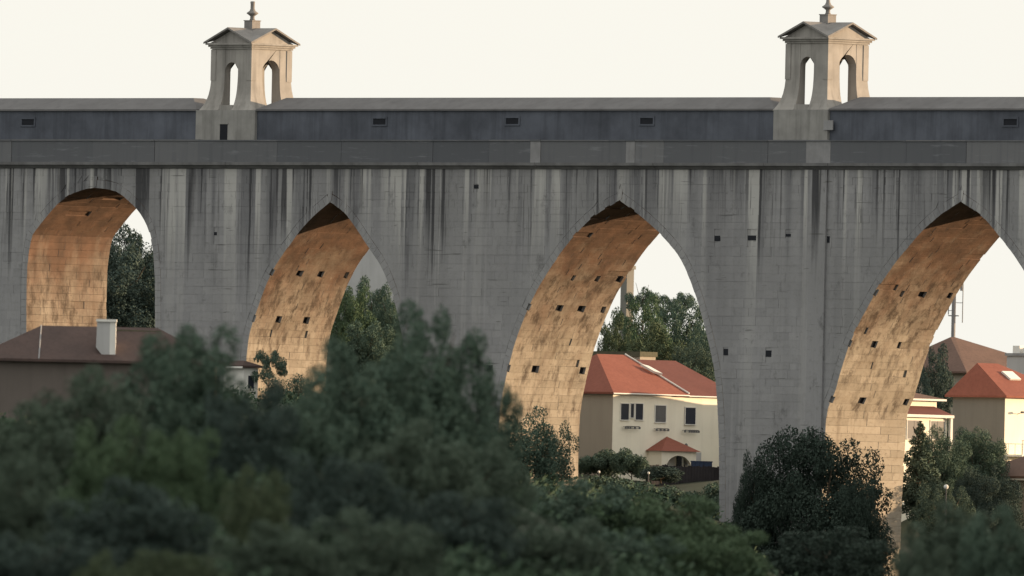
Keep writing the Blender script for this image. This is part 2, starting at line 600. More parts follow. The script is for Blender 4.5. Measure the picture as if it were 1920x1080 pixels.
def inside(p, poly):
    x, z = p
    c = False
    n = len(poly)
    j = n - 1
    for i in range(n):
        if (poly[i][1] > z) != (poly[j][1] > z) and x < (poly[j][0] - poly[i][0]) * (z - poly[i][1]) / (poly[j][1] - poly[i][1]) + poly[i][0]:
            c = not c
        j = i
    return c

# facing stones on the front of the wall
FACE_HOLES = [(1345, 447, 11, 11), (1410, 446, 16, 10), (1478, 441, 10, 6), (1550, 449, 12, 13), (1441, 663, 11, 13), (1522, 657, 12, 19),
              (1361, 660, 9, 13), (893, 350, 9, 8), (404, 438, 6, 7), (918, 690, 12, 13)]
fh = []
for x, y, a, b in FACE_HOLES:
    q = at(x, y, 0)
    fh.append((q.x - a / 38, q.x + a / 38, q.z - b / 54, q.z + b / 54))
blocks = []
z = Z_CORN
xlo, xhi = at(-40, 300, 0).x, at(1975, 300, 0).x
while z > zat(1130, 0):
    h = random.choice((.46, .52, .52, .58, .64))
    zl = z - h
    for lf, rt_ in PIERS:
        l1, l0, r1, r0 = u_on(lf, z), u_on(lf, zl), u_on(rt_, z), u_on(rt_, zl)
        x = max(xlo, min(l1, l0))
        xe = min(xhi, max(r1, r0))
        while x < xe - .05:
            wd = random.choice((.7, .9, 1.1, 1.3, 1.6, 2.1)) * random.uniform(.9, 1.1)
            if xe - x - wd < .5:
                wd = xe - x
            parts = [(x, x + wd)]
            for q in fh:
                if q[2] < z and q[3] > zl:
                    nw = []
                    for a, b in parts:
                        if q[0] < b and q[1] > a:
                            if q[0] - a > .08:
                                nw.append((a, q[0]))
                            if b - q[1] > .08:
                                nw.append((q[1], b))
                        else:
                            nw.append((a, b))
                    parts = nw
            for a, b in parts:
                at_, bt = max(a, l1), min(b, r1)
                ab, bb_ = max(a, l0), min(b, r0)
                if bt - at_ < .03 and bb_ - ab < .03:
                    continue
                bt, bb_ = max(bt, at_ + .03), max(bb_, ab + .03)
                blocks.append((at_, bt, ab, bb_, zl, z))
            x += wd
    z -= h
def face_block(bm, b):
    gp = random.choice((.0015, .0025, .004, .007))
    pr = random.uniform(-.008, .016)
    prism(bm, [(b[2] + gp, b[4] + gp), (b[3] - gp, b[4] + gp), (b[1] - gp, b[5] - gp), (b[0] + gp, b[5] - gp)], -.014 - pr, .2)
def rank(b):
    return (b[1] - b[0]) * (b[5] - b[4]) * (1 if b[4] > zat(620, 0) else .2)
ranked = sorted(range(len(blocks)), key=lambda i: -rank(blocks[i]))
single = set(ranked[:290])
bmr = bmesh.new()
for i, b in enumerate(blocks):
    if i in single:
        bm = bmesh.new()
        face_block(bm, b)
        link('facing_stone', bm, M['stone'], AQ)
    else:
        face_block(bmr, b)
link('facing_stones', bmr, M['stone'], AQ, 'stuff')
# putlog holes: dark fill in the gaps, standing for the shade inside
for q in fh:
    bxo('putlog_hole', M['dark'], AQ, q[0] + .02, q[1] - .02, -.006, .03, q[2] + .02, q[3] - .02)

# stones lining the arches
def ring_stone(bm, p, q, np_, nq, v0, v1, pr):
    """p,q on the soffit line, np_/nq outward offsets; v0..v1 through the wall"""
    dx, dz = q[0] - p[0], q[1] - p[1]
    l = math.hypot(dx, dz)
    ix, iz = dz / l, -dx / l            # towards the opening
    gp = .007
    tx, tz = dx / l * gp, dz / l * gp
    a = (p[0] + tx + ix * pr, p[1] + tz + iz * pr)
    b = (q[0] - tx + ix * pr, q[1] - tz + iz * pr)
    c = (nq[0] - tx, nq[1] - tz)
    d = (np_[0] + tx, np_[1] + tz)
    prism(bm, [a, b, c, d], v0, v1)
def two_faced(o):
    """the end that shows on the face of the wall has the weathering of the wall"""
    o.data.materials.append(M['stone'])
    for p in o.data.polygons:
        if abs(p.normal.y) > .9:
            p.material_index = 1
lining = []
sockets = []
for ai, (Ls, Rs) in enumerate(SIDES):
    rows = {}
    for hy in HOLES.get(ai, []):
        zz = zat(hy, T * .4, ARCHES[ai][0][5][0])
        k = min(range(len(Ls) - 1), key=lambda i: abs((Ls[i][1] + Ls[i + 1][1]) / 2 - zz))
        rows[k] = hy
    for side, S in ((0, Ls), (1, Rs)):
        N = offset_line(S, RING - .02)
        ax, tz_ = Ls[-1][0], max(p[1] for p in OUT[ai]) - .02
        N = [((min(n[0], ax - .01) if side == 0 else max(n[0], ax + .01)), min(n[1], tz_)) for n in N]
        for i in range(len(S) - 1):
            vis = side == 0
            ends = [0.0]
            if vis and i in rows:
                fr = [.0, .34 + random.uniform(-.04, .04), .62 + random.uniform(-.04, .04), .93]
                segs, v = [], 0
                for f in fr:
                    hw = random.uniform(.15, .36) if f else random.uniform(.08, .22)
                    a, b = max(0, f * T - hw), min(T, f * T + hw)
                    if random.random() < .12:
                        continue
                    if a - v > .1:
                        segs.append((v, a))
                    sockets.append((S[i], S[i + 1], N[i], N[i + 1], a, b))
                    v = b
                if T - v > .1:
                    segs.append((v, T))
            else:
                segs, v = [], 0
                while v < T:
                    w_ = random.uniform(1.0, 2.3)
                    if T - v - w_ < .7:
                        w_ = T - v
                    segs.append((v, v + w_))
                    v += w_
            for v0, v1 in segs:
                y0 = -.02 if v0 == 0 else v0 + .008
                y1 = T + .03 if v1 >= T - 1e-6 else v1 - .008
                pr = random.uniform(-.014, .014) if random.random() > .04 else random.uniform(-.1, -.04)
                cp = at(0, 0, 0)
                px, py, _ = pix((S[i][0], v0, S[i][1]))
                big = (v1 - v0) if (vis and -40 < px < 1960 and py < 1000 and ai < 4) else -1
                near_hole = vis and (i in rows or (i + 1) in rows)
                mt = 'soot' if near_hole and random.random() < (.12 if i in rows else .3) and v1 - v0 < 1.7 else 'soffit'
                lining.append((ai, side, S[i], S[i + 1], N[i], N[i + 1], y0, y1, pr, big, mt))
for ai, (Ls, Rs) in enumerate(SIDES):
    ax, az = Ls[-1]
    tz_ = max(p[1] for p in OUT[ai])
    bm = bmesh.new()
    prism(bm, [(ax, az + .02), (ax + .16, az + .12), (ax + .26, tz_ + .1), (ax - .26, tz_ + .1), (ax - .16, az + .12)], -.045, T + .02)
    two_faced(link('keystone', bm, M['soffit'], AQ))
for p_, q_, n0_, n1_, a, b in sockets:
    # the bottom of each empty socket, its inner shade put into a dark colour
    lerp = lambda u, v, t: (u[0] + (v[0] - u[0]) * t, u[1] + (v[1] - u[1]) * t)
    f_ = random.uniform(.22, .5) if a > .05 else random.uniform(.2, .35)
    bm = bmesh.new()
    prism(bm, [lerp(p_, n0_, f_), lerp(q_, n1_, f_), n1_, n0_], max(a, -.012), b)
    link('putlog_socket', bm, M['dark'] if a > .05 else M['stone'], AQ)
order = sorted(range(len(lining)), key=lambda i: -lining[i][9])
single = set(i for i in order[:300] if lining[i][9] > 0)
bmr = bmesh.new()
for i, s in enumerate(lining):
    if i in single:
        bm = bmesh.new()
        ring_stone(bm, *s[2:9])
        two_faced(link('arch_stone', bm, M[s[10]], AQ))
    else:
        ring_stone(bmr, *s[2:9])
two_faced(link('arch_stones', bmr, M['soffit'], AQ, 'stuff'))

# cornice: lengths of moulded stone
def xs_at(pxs, y, Y=0):
    return [at(p, y, Y).x for p in pxs]
cuts = xs_at([-1100, -30, 90, 178, 305, 430, 560, 668, 790, 905, 1010, 1120, 1232, 1320, 1440, 1503, 1560, 1680, 1800, 1930, 3200], 310)
for a, b in zip(cuts, cuts[1:]):
    bm = bmesh.new()
    e = random.uniform(-.02, .02)
    dz = Z_CT - Z_CORN
    prism(bm, [(-.10, Z_CORN), (-.26 + e, Z_CORN + dz * .35), (-.42 + e, Z_CORN + dz * .55), (-.42 + e, Z_CT), (.4, Z_CT), (.4, Z_CORN)], a + .012, b - .012, 'x')
    link('cornice_stone', bm, M['cornice'], AQ)
bxo('walkway_deck', M['cornice'], AQ, XL, XR, .41, T - .2, Z_CORN + .01, Z_CT + .05)
# parapet panels with coping
cuts = [-1100, -40, 22, 175, 290, 372, 520, 640, 735, 812, 917, 995, 1014, 1142, 1174, 1191, 1245, 1330, 1440, 1512, 1558, 1700, 1812, 1930, 3200]
for i, (a, b) in enumerate(zip(cuts, cuts[1:])):
    pale = a in (1174, 995, 1512)
    x0, x1 = at(a, 280, 0).x, at(b, 280, 0).x
    pr = random.uniform(-.02, .02) + (.03 if pale else 0)
    bxo('parapet_panel', M['parapet_pale'] if pale else M['parapet'], AQ, x0 + .01, x1 - .01, -.02 - pr, .38, Z_CT + .002, Z_PAR - .1)
    bxo('coping_stone', M['parapet'], AQ, x0 + .008, x1 - .008, -.09 - pr, .44, Z_PAR - .098, Z_PAR + random.uniform(-.02, .02))
# gallery over the arches, in lengths between the turrets
def vt(px):
    return at(px, 230, G0).x
TUR = []
for cx, ey, ry in ((471, 85, 53), (1550, 74, 42)):
    TUR.append((at(cx, 140, T / 2).x, zat(ey, T / 2, cx), zat(ry, T / 2, cx)))
spans = [(-1100, 371), (482, 1454), (1556, 3200)]
for si, (a, b) in enumerate(spans):
    x0, x1 = vt(a), vt(b)
    bxo('gallery_wall', M['gallery'], AQ, x0, x1, G0, G1, Z_CT + .04, Z_EAVE)
    # hipped towards the turret on the right end, plain on the left end
    hip = 2.4
    r0 = x0
    r1 = x1 - hip if si < 2 else x1
    r0b = x0 + (1.0 if si else 0)
    e = .16
    bm = bmesh.new()
    pts = [(x0, G0 - e, Z_EAVE - .02), (x1, G0 - e, Z_EAVE - .02), (x1, G1 + e, Z_EAVE - .02), (x0, G1 + e, Z_EAVE - .02),
           (r0b, T / 2 - .5, Z_RIDGE - .05), (r1, T / 2 - .5, Z_RIDGE - .05), (r1, T / 2 + .5, Z_RIDGE - .05), (r0b, T / 2 + .5, Z_RIDGE - .05)]
    v = [bm.verts.new(p) for p in pts]
    w_ = [bm.verts.new((p[0], p[1], Z_EAVE + .1)) for p in pts[:4]]
    bm.faces.new(v[0:4])
    for i in range(4):
        j = (i + 1) % 4
        bm.faces.new((v[i], v[j], w_[j], w_[i]))
        bm.faces.new((w_[i], w_[j], v[4 + j], v[4 + i]))
    bm.faces.new(v[4:8])
    link('gallery_roof', bm, M['groof'], AQ)
for px, py in ((53, 229), (712, 228), (961, 227), (1213, 227), (1895, 229)):
    q = at(px, py, G0)
    hw, hh = .62, .21
    fr = bmesh.new()
    for s in (-1, 1):
        box(fr, q.x + s * (hw + .07) - .07, q.x + s * (hw + .07) + .07, G0 - .05, G0 + .02, q.z - hh, q.z + hh)
    box(fr, q.x - hw - .14, q.x + hw + .14, G0 - .06, G0 + .02, q.z + hh + .001, q.z + hh + .13)
    box(fr, q.x - hw - .14, q.x + hw + .14, G0 - .07, G0 + .02, q.z - hh - .11, q.z - hh - .001)
    f = link('vent_window', fr, M['gallery'], AQ)
    bxo('pane', M['dark'], f, q.x - hw, q.x + hw, G0 - .012, G0 + .01, q.z - hh, q.z + hh)

def turret(ci):
    cx, ze, zr = TUR[ci]
    cy = T / 2
    rt = bpy.data.objects.new('turret', None)
    COL.objects.link(rt)
    rt.parent = AQ
    rt['label'] = ('turret with a small dark doorway in its plinth', 'turret with a pale plaque beside its plinth')[ci]
    hx, hy = 2.0, 1.95                       # half widths of the shaft
    tx, ty = .78, .5                         # wall thickness of side and front walls
    bx, by = .66, .85                        # half widths of openings in front/back and side walls
    z0 = Z_EAVE - .02
    zs = zat(136 if ci == 0 else 126, cy, 471 if ci == 0 else 1550)   # spring of the little arches
    flare = [(z0, .62), (z0 + .25, .46), (z0 + .5, .33), (z0 + .8, .22), (z0 + 1.15, .13), (z0 + 1.6, .06), (z0 + 2.1, .02), (z0 + 2.6, 0), (ze - .35, 0), (ze, .0)]
    for sx in (-1, 1):
        for sy in (-1, 1):
            bm = bmesh.new()
            rings = []
            for zz, f in flare:
                X, Y = hx + f, hy + f
                L = [(bx, hy - ty), (bx, Y), (X, Y), (X, by), (hx - tx, by), (hx - tx, hy - ty)]
                rings.append([bm.verts.new((cx + sx * a, cy + sy * b, zz)) for a, b in L])
            for a, b in zip(rings, rings[1:]):
                for i in range(6):
                    j = (i + 1) % 6
                    bm.faces.new((a[i], a[j], b[j], b[i]))
            bm.faces.new(rings[0])
            bm.faces.new(rings[-1])
            link('corner_post', bm, M['turret'], rt)
            # a thin pilaster standing proud on the outer corner
            bm = bmesh.new()
            box(bm, cx + sx * (hx - .45), cx + sx * (hx + .05), cy + sy * (hy - .45), cy + sy * (hy + .05), z0 + 2.15, ze - .36)
            link('pilaster', bm, M['turret'], rt)
    def head(b, t0, t1, axis, c):
        pts = [(c - b, ze), (c - b, zs)]
        for i in range(1, 12):
            a = math.pi - math.pi * i / 12
            pts.append((c + b * math.cos(a), zs + b * 1.0 * math.sin(a)))
        pts += [(c + b, zs), (c + b, ze)]
        bm = bmesh.new()
        prism(bm, pts, t0, t1, axis)
        bmesh.ops.triangulate(bm, faces=[f for f in bm.faces if len(f.verts) > 4])
        link('arch_head', bm, M['turret'], rt)
    for s in (-1, 1):
        a, b = sorted((cy + s * (hy - ty), cy + s * (hy - .02)))
        head(bx, a, b, 'y', cx)
        a, b = sorted((cx + s * (hx - tx), cx + s * (hx - .02)))
        head(by, a, b, 'x', cy)
        # sills
        a, b = sorted((cy + s * (hy - ty), cy + s * (hy + .5)))
        bxo('sill', M['turret'], rt, cx - bx, cx + bx, a, b, z0, z0 + .42)
        a, b = sorted((cx + s * (hx - tx), cx + s * (hx + .5)))
        bxo('sill', M['turret'], rt, a, b, cy - by, cy + by, z0, z0 + .3)
    # frieze and eaves cornice
    bm = bmesh.new()
    for s, a in ((0, .09), (1, .2), (2, .34)):
        z_ = ze - .32 + s * .14
        bx_ = (hx + a, hy + a)
        box(bm, cx - bx_[0], cx + bx_[0], cy - bx_[1], cy + bx_[1], z_ + .002 * s, z_ + .138)
    link('eaves_cornice', bm, M['turret'], rt)
    zt = ze - .32 + .42
    # four tympana
    ov = .42
    A_ = hx + ov
    sl = (zr - zt - .1) / A_
    for s in (-1, 1):
        half = hx + .1
        tri = [(-half, zt), (half, zt), (0, zt + half * sl + .05)]
        bm = bmesh.new()
        a, b = sorted((cy + s * (hy - .4), cy + s * (hy + .06)))
        prism(bm, [(cx + u, z_) for u, z_ in tri], a, b, 'y')
        link('tympanum', bm, M['turret'], rt)
        bm = bmesh.new()
        a, b = sorted((cx + s * (hx - .4), cx + s * (hx + .06)))
        prism(bm, [(cy + u, z_) for u, z_ in tri], a, b, 'x')
        link('tympanum', bm, M['turret'], rt)
    # cross-gabled roof
    bm = bmesh.new()
    for dz in (0, 1):
        th = .13
        zz = lambda z_: z_ - (th if dz else 0)
        c = bm.verts.new((cx, cy, zz(zr)))
        ring = []
        for i in range(8):
            k = ((1, 0), (1, 1), (0, 1), (-1, 1), (-1, 0), (-1, -1), (0, -1), (1, -1))[i]
            ring.append(bm.verts.new((cx + k[0] * A_, cy + k[1] * A_, zz(zr if i % 2 == 0 else zt + .06))))
        for i in range(8):
            bm.faces.new((c, ring[i], ring[(i + 1) % 8]))
        if dz == 0:
            top = ring
        else:
            for i in range(8):
                j = (i + 1) % 8
                bm.faces.new((top[i], top[j], ring[j], ring[i]))
    link('roof', bm, M['turret_roof'], rt)
    # finial: pedestal, neck, ring and stub
    fb = zr - .35
    bm = bmesh.new()
    box(bm, cx - .40, cx + .40, cy - .40, cy + .40, fb, zr + .50)
    box(bm, cx - .44, cx + .44, cy - .44, cy + .44, zr + .501, zr + .56)
    link('pedestal', bm, M['turret_roof'], rt)
    bm = bmesh.new()
    k = zr + .56
    tip = [(.15, 1.12), (.17, 1.3), (.13, 1.34)] if ci == 0 else [(.12, 1.15), (.05, 1.75), (.02, 1.9)]
    lathe(bm, [(.22, k), (.16, k + .12), (.15, k + .28), (.30, k + .40), (.40, k + .46), (.42, k + .52), (.30, k + .60), (.20, k + .68), (.19, k + .74), (.15, k + .8)] + [(r, k + h) for r, h in tip], cx, cy)
    f = link('finial', bm, M['turret_roof'], rt)
    for p in f.data.polygons:
        p.use_smooth = True
    # plinth block through the gallery
    a, b = ((371, 482), (1454, 1556))[ci]
    bxo('plinth', M['block'], rt, vt(a) + .01, vt(b) - .01, G0 - .22, G1 + .2, Z_CT + .05, Z_EAVE + .03)
    if ci == 0:
        x0, x1 = vt(417), vt(431)
        bxo('doorway', M['dark'], rt, x0, x1, G0 - .235, G0 - .1, Z_CT + .1, zat(233, G0))
        bxo('lintel', M['block'], rt, x0 - .1, x1 + .1, G0 - .27, G0 - .1, zat(233, G0) + .002, zat(230, G0))
    else:
        x0, x1 = vt(1549), vt(1567)
        bxo('plaque', M['trim'], rt, x0 + .05, x1, G0 - .30, G0 - .225, zat(244, G0), zat(226, G0))
for i in (0, 1):
    turret(i)
# buttress strip under the right-hand turret
xa, xb = at(1514, 330, 0).x, at(1553, 330, 0).x
bm = bmesh.new()
prism(bm, [(-.24, Z_BASE), (-.16, Z_CORN - .02), (.02, Z_CORN - .02), (.02, Z_BASE)], xa, xb, 'x')
link('buttress', bm, M['stone'], AQ)

# ------------------------------------------------------------------ houses
def hip_roof(name, mat, parent, x0, x1, y0, y1, z0, zr, rx0, rx1, ry, th=.14, ry1=None):
    """eave rectangle at z0, ridge at zr from (rx0,ry) to (rx1,ry1)"""
    ry1 = ry if ry1 is None else ry1
    bm = bmesh.new()
    e = [bm.verts.new(p) for p in ((x0, y0, z0), (x1, y0, z0), (x1, y1, z0), (x0, y1, z0))]
    lo = [bm.verts.new((v.co.x, v.co.y, z0 - th)) for v in e]
    r0, r1 = bm.verts.new((rx0, ry, zr)), bm.verts.new((rx1, ry1, zr))
    if abs(rx1 - rx0) >= abs(ry1 - ry):
        fs = [(e[0], e[1], r1, r0), (e[1], e[2], r1), (e[2], e[3], r0, r1), (e[3], e[0], r0)]
    else:
        fs = [(e[0], e[1], r0), (e[1], e[2], r1, r0), (e[2], e[3], r1), (e[3], e[0], r0, r1)]
    for f in fs:
        bm.faces.new(f)
    for i in range(4):
        j = (i + 1) % 4
        bm.faces.new((e[i], e[j], lo[j], lo[i]))
    bm.faces.new(lo[::-1])
    return link(name, bm, mat, parent)

def window(parent, face, u, z, w_, h, pl, glass='glass', mull=1, frame='white', fw=.06):
    """face 'x': on the plane x=pl looking +x, u runs along y;  face 'y': plane y=pl looking -y, u runs along x"""
    def bb(bm, u0, u1, z0, z1, a, b):
        if face == 'x':
            box(bm, pl + a, pl + b, u0, u1, z0, z1)
        else:
            box(bm, u0, u1, pl - b, pl - a, z0, z1)
    bm = bmesh.new()
    bb(bm, u - w_ / 2 - fw, u - w_ / 2, z - h / 2, z + h / 2, -.05, .05)
    bb(bm, u + w_ / 2, u + w_ / 2 + fw, z - h / 2, z + h / 2, -.05, .05)
    bb(bm, u - w_ / 2 - fw, u + w_ / 2 + fw, z + h / 2 + .001, z + h / 2 + fw, -.05, .055)
    bb(bm, u - w_ / 2 - fw, u + w_ / 2 + fw, z - h / 2 - fw, z - h / 2 - .001, -.05, .09)
    f = link('window', bm, M[frame], parent)
    n = mull + 1
    for i in range(n):
        bm = bmesh.new()
        a = u - w_ / 2 + w_ * i / n + (.02 if i else 0)
        b = u - w_ / 2 + w_ * (i + 1) / n - (.02 if i < n - 1 else 0)
        bb(bm, a, b, z - h / 2 + .002, z + h / 2 - .002, -.04, .02)
        link('pane', bm, M[glass], f)
    return f

# --- cream house behind the third arch
HY = 34.0
c0 = at(1150, 735, HY)                          # near eaves corner
zb = at(1150, 905, HY).z
sc_ = FPX / pix(c0)[2]
hz = c0.z
H = thing('cream_house', 'cream two storey house with red hipped roof and porch framed by the middle arch', 'house', (c0.x, HY, zb))
he = hz - zb
bxo('wall', M['cream'], H, -9.0, 0, 0, 7.2, 0, he - .02)
bxo('wall', M['cream'], H, -9.0, -.06, 7.202, 12.5, 0, he - .05)
bxo('shade_sheet', M['taupe'], H, -9.0, -.01, -.03, -.002, 0, he - .02)  # darker sheet over the cream wall, shade put into its colour
hip_roof('roof', M['tile'], H, -9.4, .3, -.3, 7.35, he, he + 2.75, -4.6, -4.6, 2.9, ry1=5.7)
hip_roof('roof', M['tile_dark'], H, -9.4, .22, 6.2, 12.9, he - .06, he + 2.45, -5.2, -5.2, 7.6, ry1=11.5)  # darker tile puts this slope's weaker sun into the colour
bm = bmesh.new()                               # pale verge between the two roofs
tube(bm, (-4.6, 5.75, he + 2.8), (.34, 7.35, he + .06), .065, .065, 6)
link('verge', bm, M['white'], H)
bm = bmesh.new()
tube(bm, (.34, -.3, he - .1), (.34, 7.4, he - .1), .05, .05, 6)
tube(bm, (.30, 7.4, he - .14), (.30, 12.9, he - .14), .05, .05, 6)
link('gutter', bm, M['white'], H)
bm = bmesh.new()
n0 = Vector((.51, 0, .86))
base = Vector((-2.5, 6.4, he + 1.66))
for s in (0, 1):
    pass
q0 = [Vector((-3.0, 5.7, he + 1.98)), Vector((-2.0, 6.1, he + 1.45)), Vector((-1.7, 6.6, he + 1.32)), Vector((-2.7, 6.2, he + 1.85))]
va = [bm.verts.new(p) for p in q0]
vb = [bm.verts.new(p + Vector((.08, 0, .14))) for p in q0]
bm.faces.new(va)
bm.faces.new(vb)
for i in range(4):
    j = (i + 1) % 4
    bm.faces.new((va[i], va[j], vb[j], vb[i]))
link('skylight', bm, M['white'], H)
def yz(px, py):
    q = ray(px, py)
    t = (c0.x - CAM.x) / q.x
    p = CAM + q * t
    return p.y - HY, p.z - zb
def win_at(px, py, wpx, hpx, **k):
    y, z_ = yz(px, py)
    return window(H, 'x', y, z_, wpx / (sc_ * .707), hpx / sc_, 0, **k)
for px, gl in ((1171, 'glass'), (1198, 'glass')):
    win_at(px, 772, 15 if px < 1180 else 14, 30, mull=0, glass=gl)
win_at(1185, 770, 6, 26, mull=0)
win_at(1238, 776, 20, 31, mull=0, glass='shutter')
win_at(1294, 780, 19, 31, mull=0)
for px, py, ww in ((1181, 800, 26), (1237, 804, 22), (1292, 807, 26)):     # drying racks under the windows
    y, z_ = yz(px, py)
    hw = ww / (sc_ * .707) / 2
    bm = bmesh.new()
    for zz in (-.1, .02):
        tube(bm, (.28, y - hw, z_ + zz), (.28, y + hw, z_ + zz), .022, .022, 5)
    for k in range(7):
        yy = y - hw + 2 * hw * k / 6
        box(bm, .02, .3, yy - .015, yy + .015, z_ - .02, z_ + .01)
        if k % 2 == 0 or random.random() < .3:
            box(bm, .262, .30, yy - .08, yy + .09, z_ - .16, z_ + .0)
    link('drying_rack', bm, M['shutter'], H)
# porch
y, z_ = yz(1247, 846)
PW = 1.75
pz = z_
bm = bmesh.new()
zsp = pz - 1.3
for s_ in (-1, 1):
    a_, b_ = sorted((y + s_ * PW, y + s_ * (PW - .45)))
    box(bm, 1.15, 1.4, a_, b_, 0, zsp)
n_ = 14
wv = []
for i in range(n_ + 1):
    t_ = math.pi * (1 - i / n_)
    u_ = y + (PW - .45) * math.cos(t_)
    wv.append((u_, zsp + 1.0 * math.sin(t_)))
top_ = [y - PW] + [u for u, _ in wv[1:-1]] + [y + PW]
low_ = [(y - PW, zsp)] + wv[1:-1] + [(y + PW, zsp)]
low_[0], low_[-1] = (y - PW, zsp + .001), (y + PW, zsp + .001)
for i in range(n_):
    p_, q_ = low_[i], low_[i + 1]
    prism(bm, [p_, q_, (top_[i + 1], pz - .002), (top_[i], pz - .002)], 1.15, 1.4, 'x')
porch = link('porch', bm, M['cream'], H)
bm = bmesh.new()
box(bm, .002, 1.148, y - PW, y - PW + .25, 0, pz)
link('side_wall', bm, M['cream'], porch)
bm = bmesh.new()
apx = bm.verts.new((.15, y, pz + 1.05))
e = [bm.verts.new(p) for p in ((-.002, y - PW - .25, pz), (1.65, y - PW - .25, pz), (1.65, y + PW + .25, pz), (-.002, y + PW + .25, pz))]
for i in range(4):
    bm.faces.new((e[i], e[(i + 1) % 4], apx))
bm.faces.new(e)
link('porch_roof', bm, M['tile'], porch)
yd, zd = yz(1262, 866)
bxo('door', M['white'], H, .002, .05, yd - .55, yd + .1, 0, zd + .5)
bxo('door', M['glass'], H, .002, .05, yd + .35, yd + .85, 0, zd + .7)
y2, z2 = yz(1300, 852)
bxo('meter_box', M['greyw'], H, .0, .3, y2 - .9, y2 + .5, z2 - .8, z2 + .15)
bm = bmesh.new()
y3, z3 = yz(1278, 836)
tube(bm, (0, y3, z3), (.4, y3, z3 + .08), .02, .02, 5)
lathe(bm, [(.05, z3 - .12), (.12, z3 - .02), (.12, z3 + .1), (.03, z3 + .18)], .45, y3, 8)
link('wall_lamp', bm, M['shutter'], H)
# flat parapet of a building just behind the house
p = at(1165, 668, 52)
B = thing('flat_roofed_shed', 'flat roofed brown block peeping over the cream house roof', 'shed', (p.x, 52, p.z - 5))
bxo('wall', M['taupe'], B, -3.2, 1.9, 0, 1.6, 0, 5.0)
bxo('roof_slab', M['moss'], B, -3.3, 2.0, -.1, 1.7, 5.002, 5.35)

# navy gate and dark fence by the house
p0, p1 = at(1296, 865, HY - 3), at(1333, 865, HY - 3)
zg = at(1315, 905, HY - 3).z
Gt = thing('navy_gate', 'navy blue metal gate with a white painted sign before the cream house', 'gate', (p0.x, HY - 3, zg))
gw = (1333 - 1296) / (sc_ * .707)
# the gate runs along y, facing the camera's right
xg = c0.x + 2.6 - p0.x
def yx(px, py, X):
    q = ray(px, py)
    pt = CAM + q * ((X - CAM.x) / q.x)
    return pt
XG = c0.x + 2.6
a_, b_ = yx(1296, 866, XG), yx(1335, 866, XG)
Gt.location = (XG, a_.y, yx(1315, 912, XG).z)
gl = b_.y - a_.y
gh = a_.z - Gt.location.z
n = 5
for i in range(n):
    bxo('panel', M['navy'], Gt, -.03, .03, gl * i / n + .01, gl * (i + 1) / n - .01, .06, gh)
bxo('frame', M['navy'], Gt, -.05, .05, -.02, gl + .02, gh + .001, gh + .08)
sy, sz = yx(1313, 880, XG + .05).y - a_.y, yx(1313, 880, XG + .05).z - Gt.location.z
bm = bmesh.new()
for k, (o, w_, h_) in enumerate(((-.55, .3, .34), (-.18, .3, .26), (.2, .34, .36), (.56, .22, .3))):
    box(bm, .032, .05, sy + o - w_ / 2, sy + o + w_ / 2, sz - h_ / 2, sz + h_ / 2)
link('sign', bm, M['white'], Gt)

XF = XG + 2.2
fa, fb_ = yx(1214, 872, XF), yx(1356, 880, XF)
Fn = thing('dark_board_fence', 'low dark board fence on the slope between house and grey pier', 'fence', (XF, fa.y, yx(1290, 945, XF).z - .6))
fl = fb_.y - fa.y
fz = fa.z - Fn.location.z
nb = 26
for i in range(nb):
    t_ = i / nb
    bxo('board', M['fence'], Fn, -.02 - random.uniform(0, .03), .02, fl * t_ + .008, fl * (i + 1) / nb - .008, 0, fz + random.uniform(-.06, .06))
for i in range(5):
    bxo('post', M['fence'], Fn, -.11, -.055, fl * i / 4 - .05, fl * i / 4 + .05, 0, fz + .1)

# --- low white-eaved villa at the foot of the right arch (hidden wing behind the pier added for shade)
def house_frame(px, py, Y):
    q = at(px, py, Y)
    return q, FPX / pix(q)[2] * .707
VY = 46.0
VL = 9.4                                        # the lit long side runs away from the camera
q = at(1774, 752, VY + VL)
zb2 = at(1774, 990, VY + VL).z
V = thing('low_villa', 'low villa with white eaves and two roof tiers beside the lit right arch foot', 'house', (q.x, VY, zb2))
ez = q.z - zb2
bxo('wall', M['cream'], V, -5.4, -.45, .3, VL - .5, 0, ez - .02)
bxo('shade_wing_wall', M['cream'], V, -10.1, -5.402, .3, VL - .5, 0, ez - .6)  # unseen wing, added to throw shade on the cream house
bm = bmesh.new()
prism(bm, [(-10.5, ez - .58), (-5.0, ez - .58), (-5.0, ez + .55), (-10.5, ez - .42)], -.1, VL - .2)
link('wing_roof', bm, M['tile_brown'], V)  # slope shaped to set the edge of that cast shade
hip_roof('roof', M['tile_brown'], V, -5.9, 0, -.2, VL, ez + .12, ez + 1.5, -3.6, -3.2, 2.2)
bxo('fascia', M['white'], V, -5.9, .03, -.23, VL + .03, ez - .02, ez + .12)
e2 = at(1774, 779, VY + VL).z - zb2
bm = bmesh.new()
prism(bm, [(-.44, e2), (1.5, e2), (-.44, e2 + .62)], 0, VL - .75, 'y')
link('lean_to_roof', bm, M['tile_dark'], V)
bxo('fascia', M['white'], V, 1.42, 1.52, 0, VL - .7, e2 - .2, e2 - .002)
bxo('wall', M['cream'], V, -.44, 1.1, .2, VL - 1.0, 0, e2 - .01)
bxo('corner_post', M['white'], V, 1.2, 1.41, VL - .95, VL - .72, 0, e2 - .201)
for u in (2.0, 5.0, VL - 2.0):
    window(V, 'x', u, e2 - 1.1, 1.4, 1.3, 1.1, mull=1)

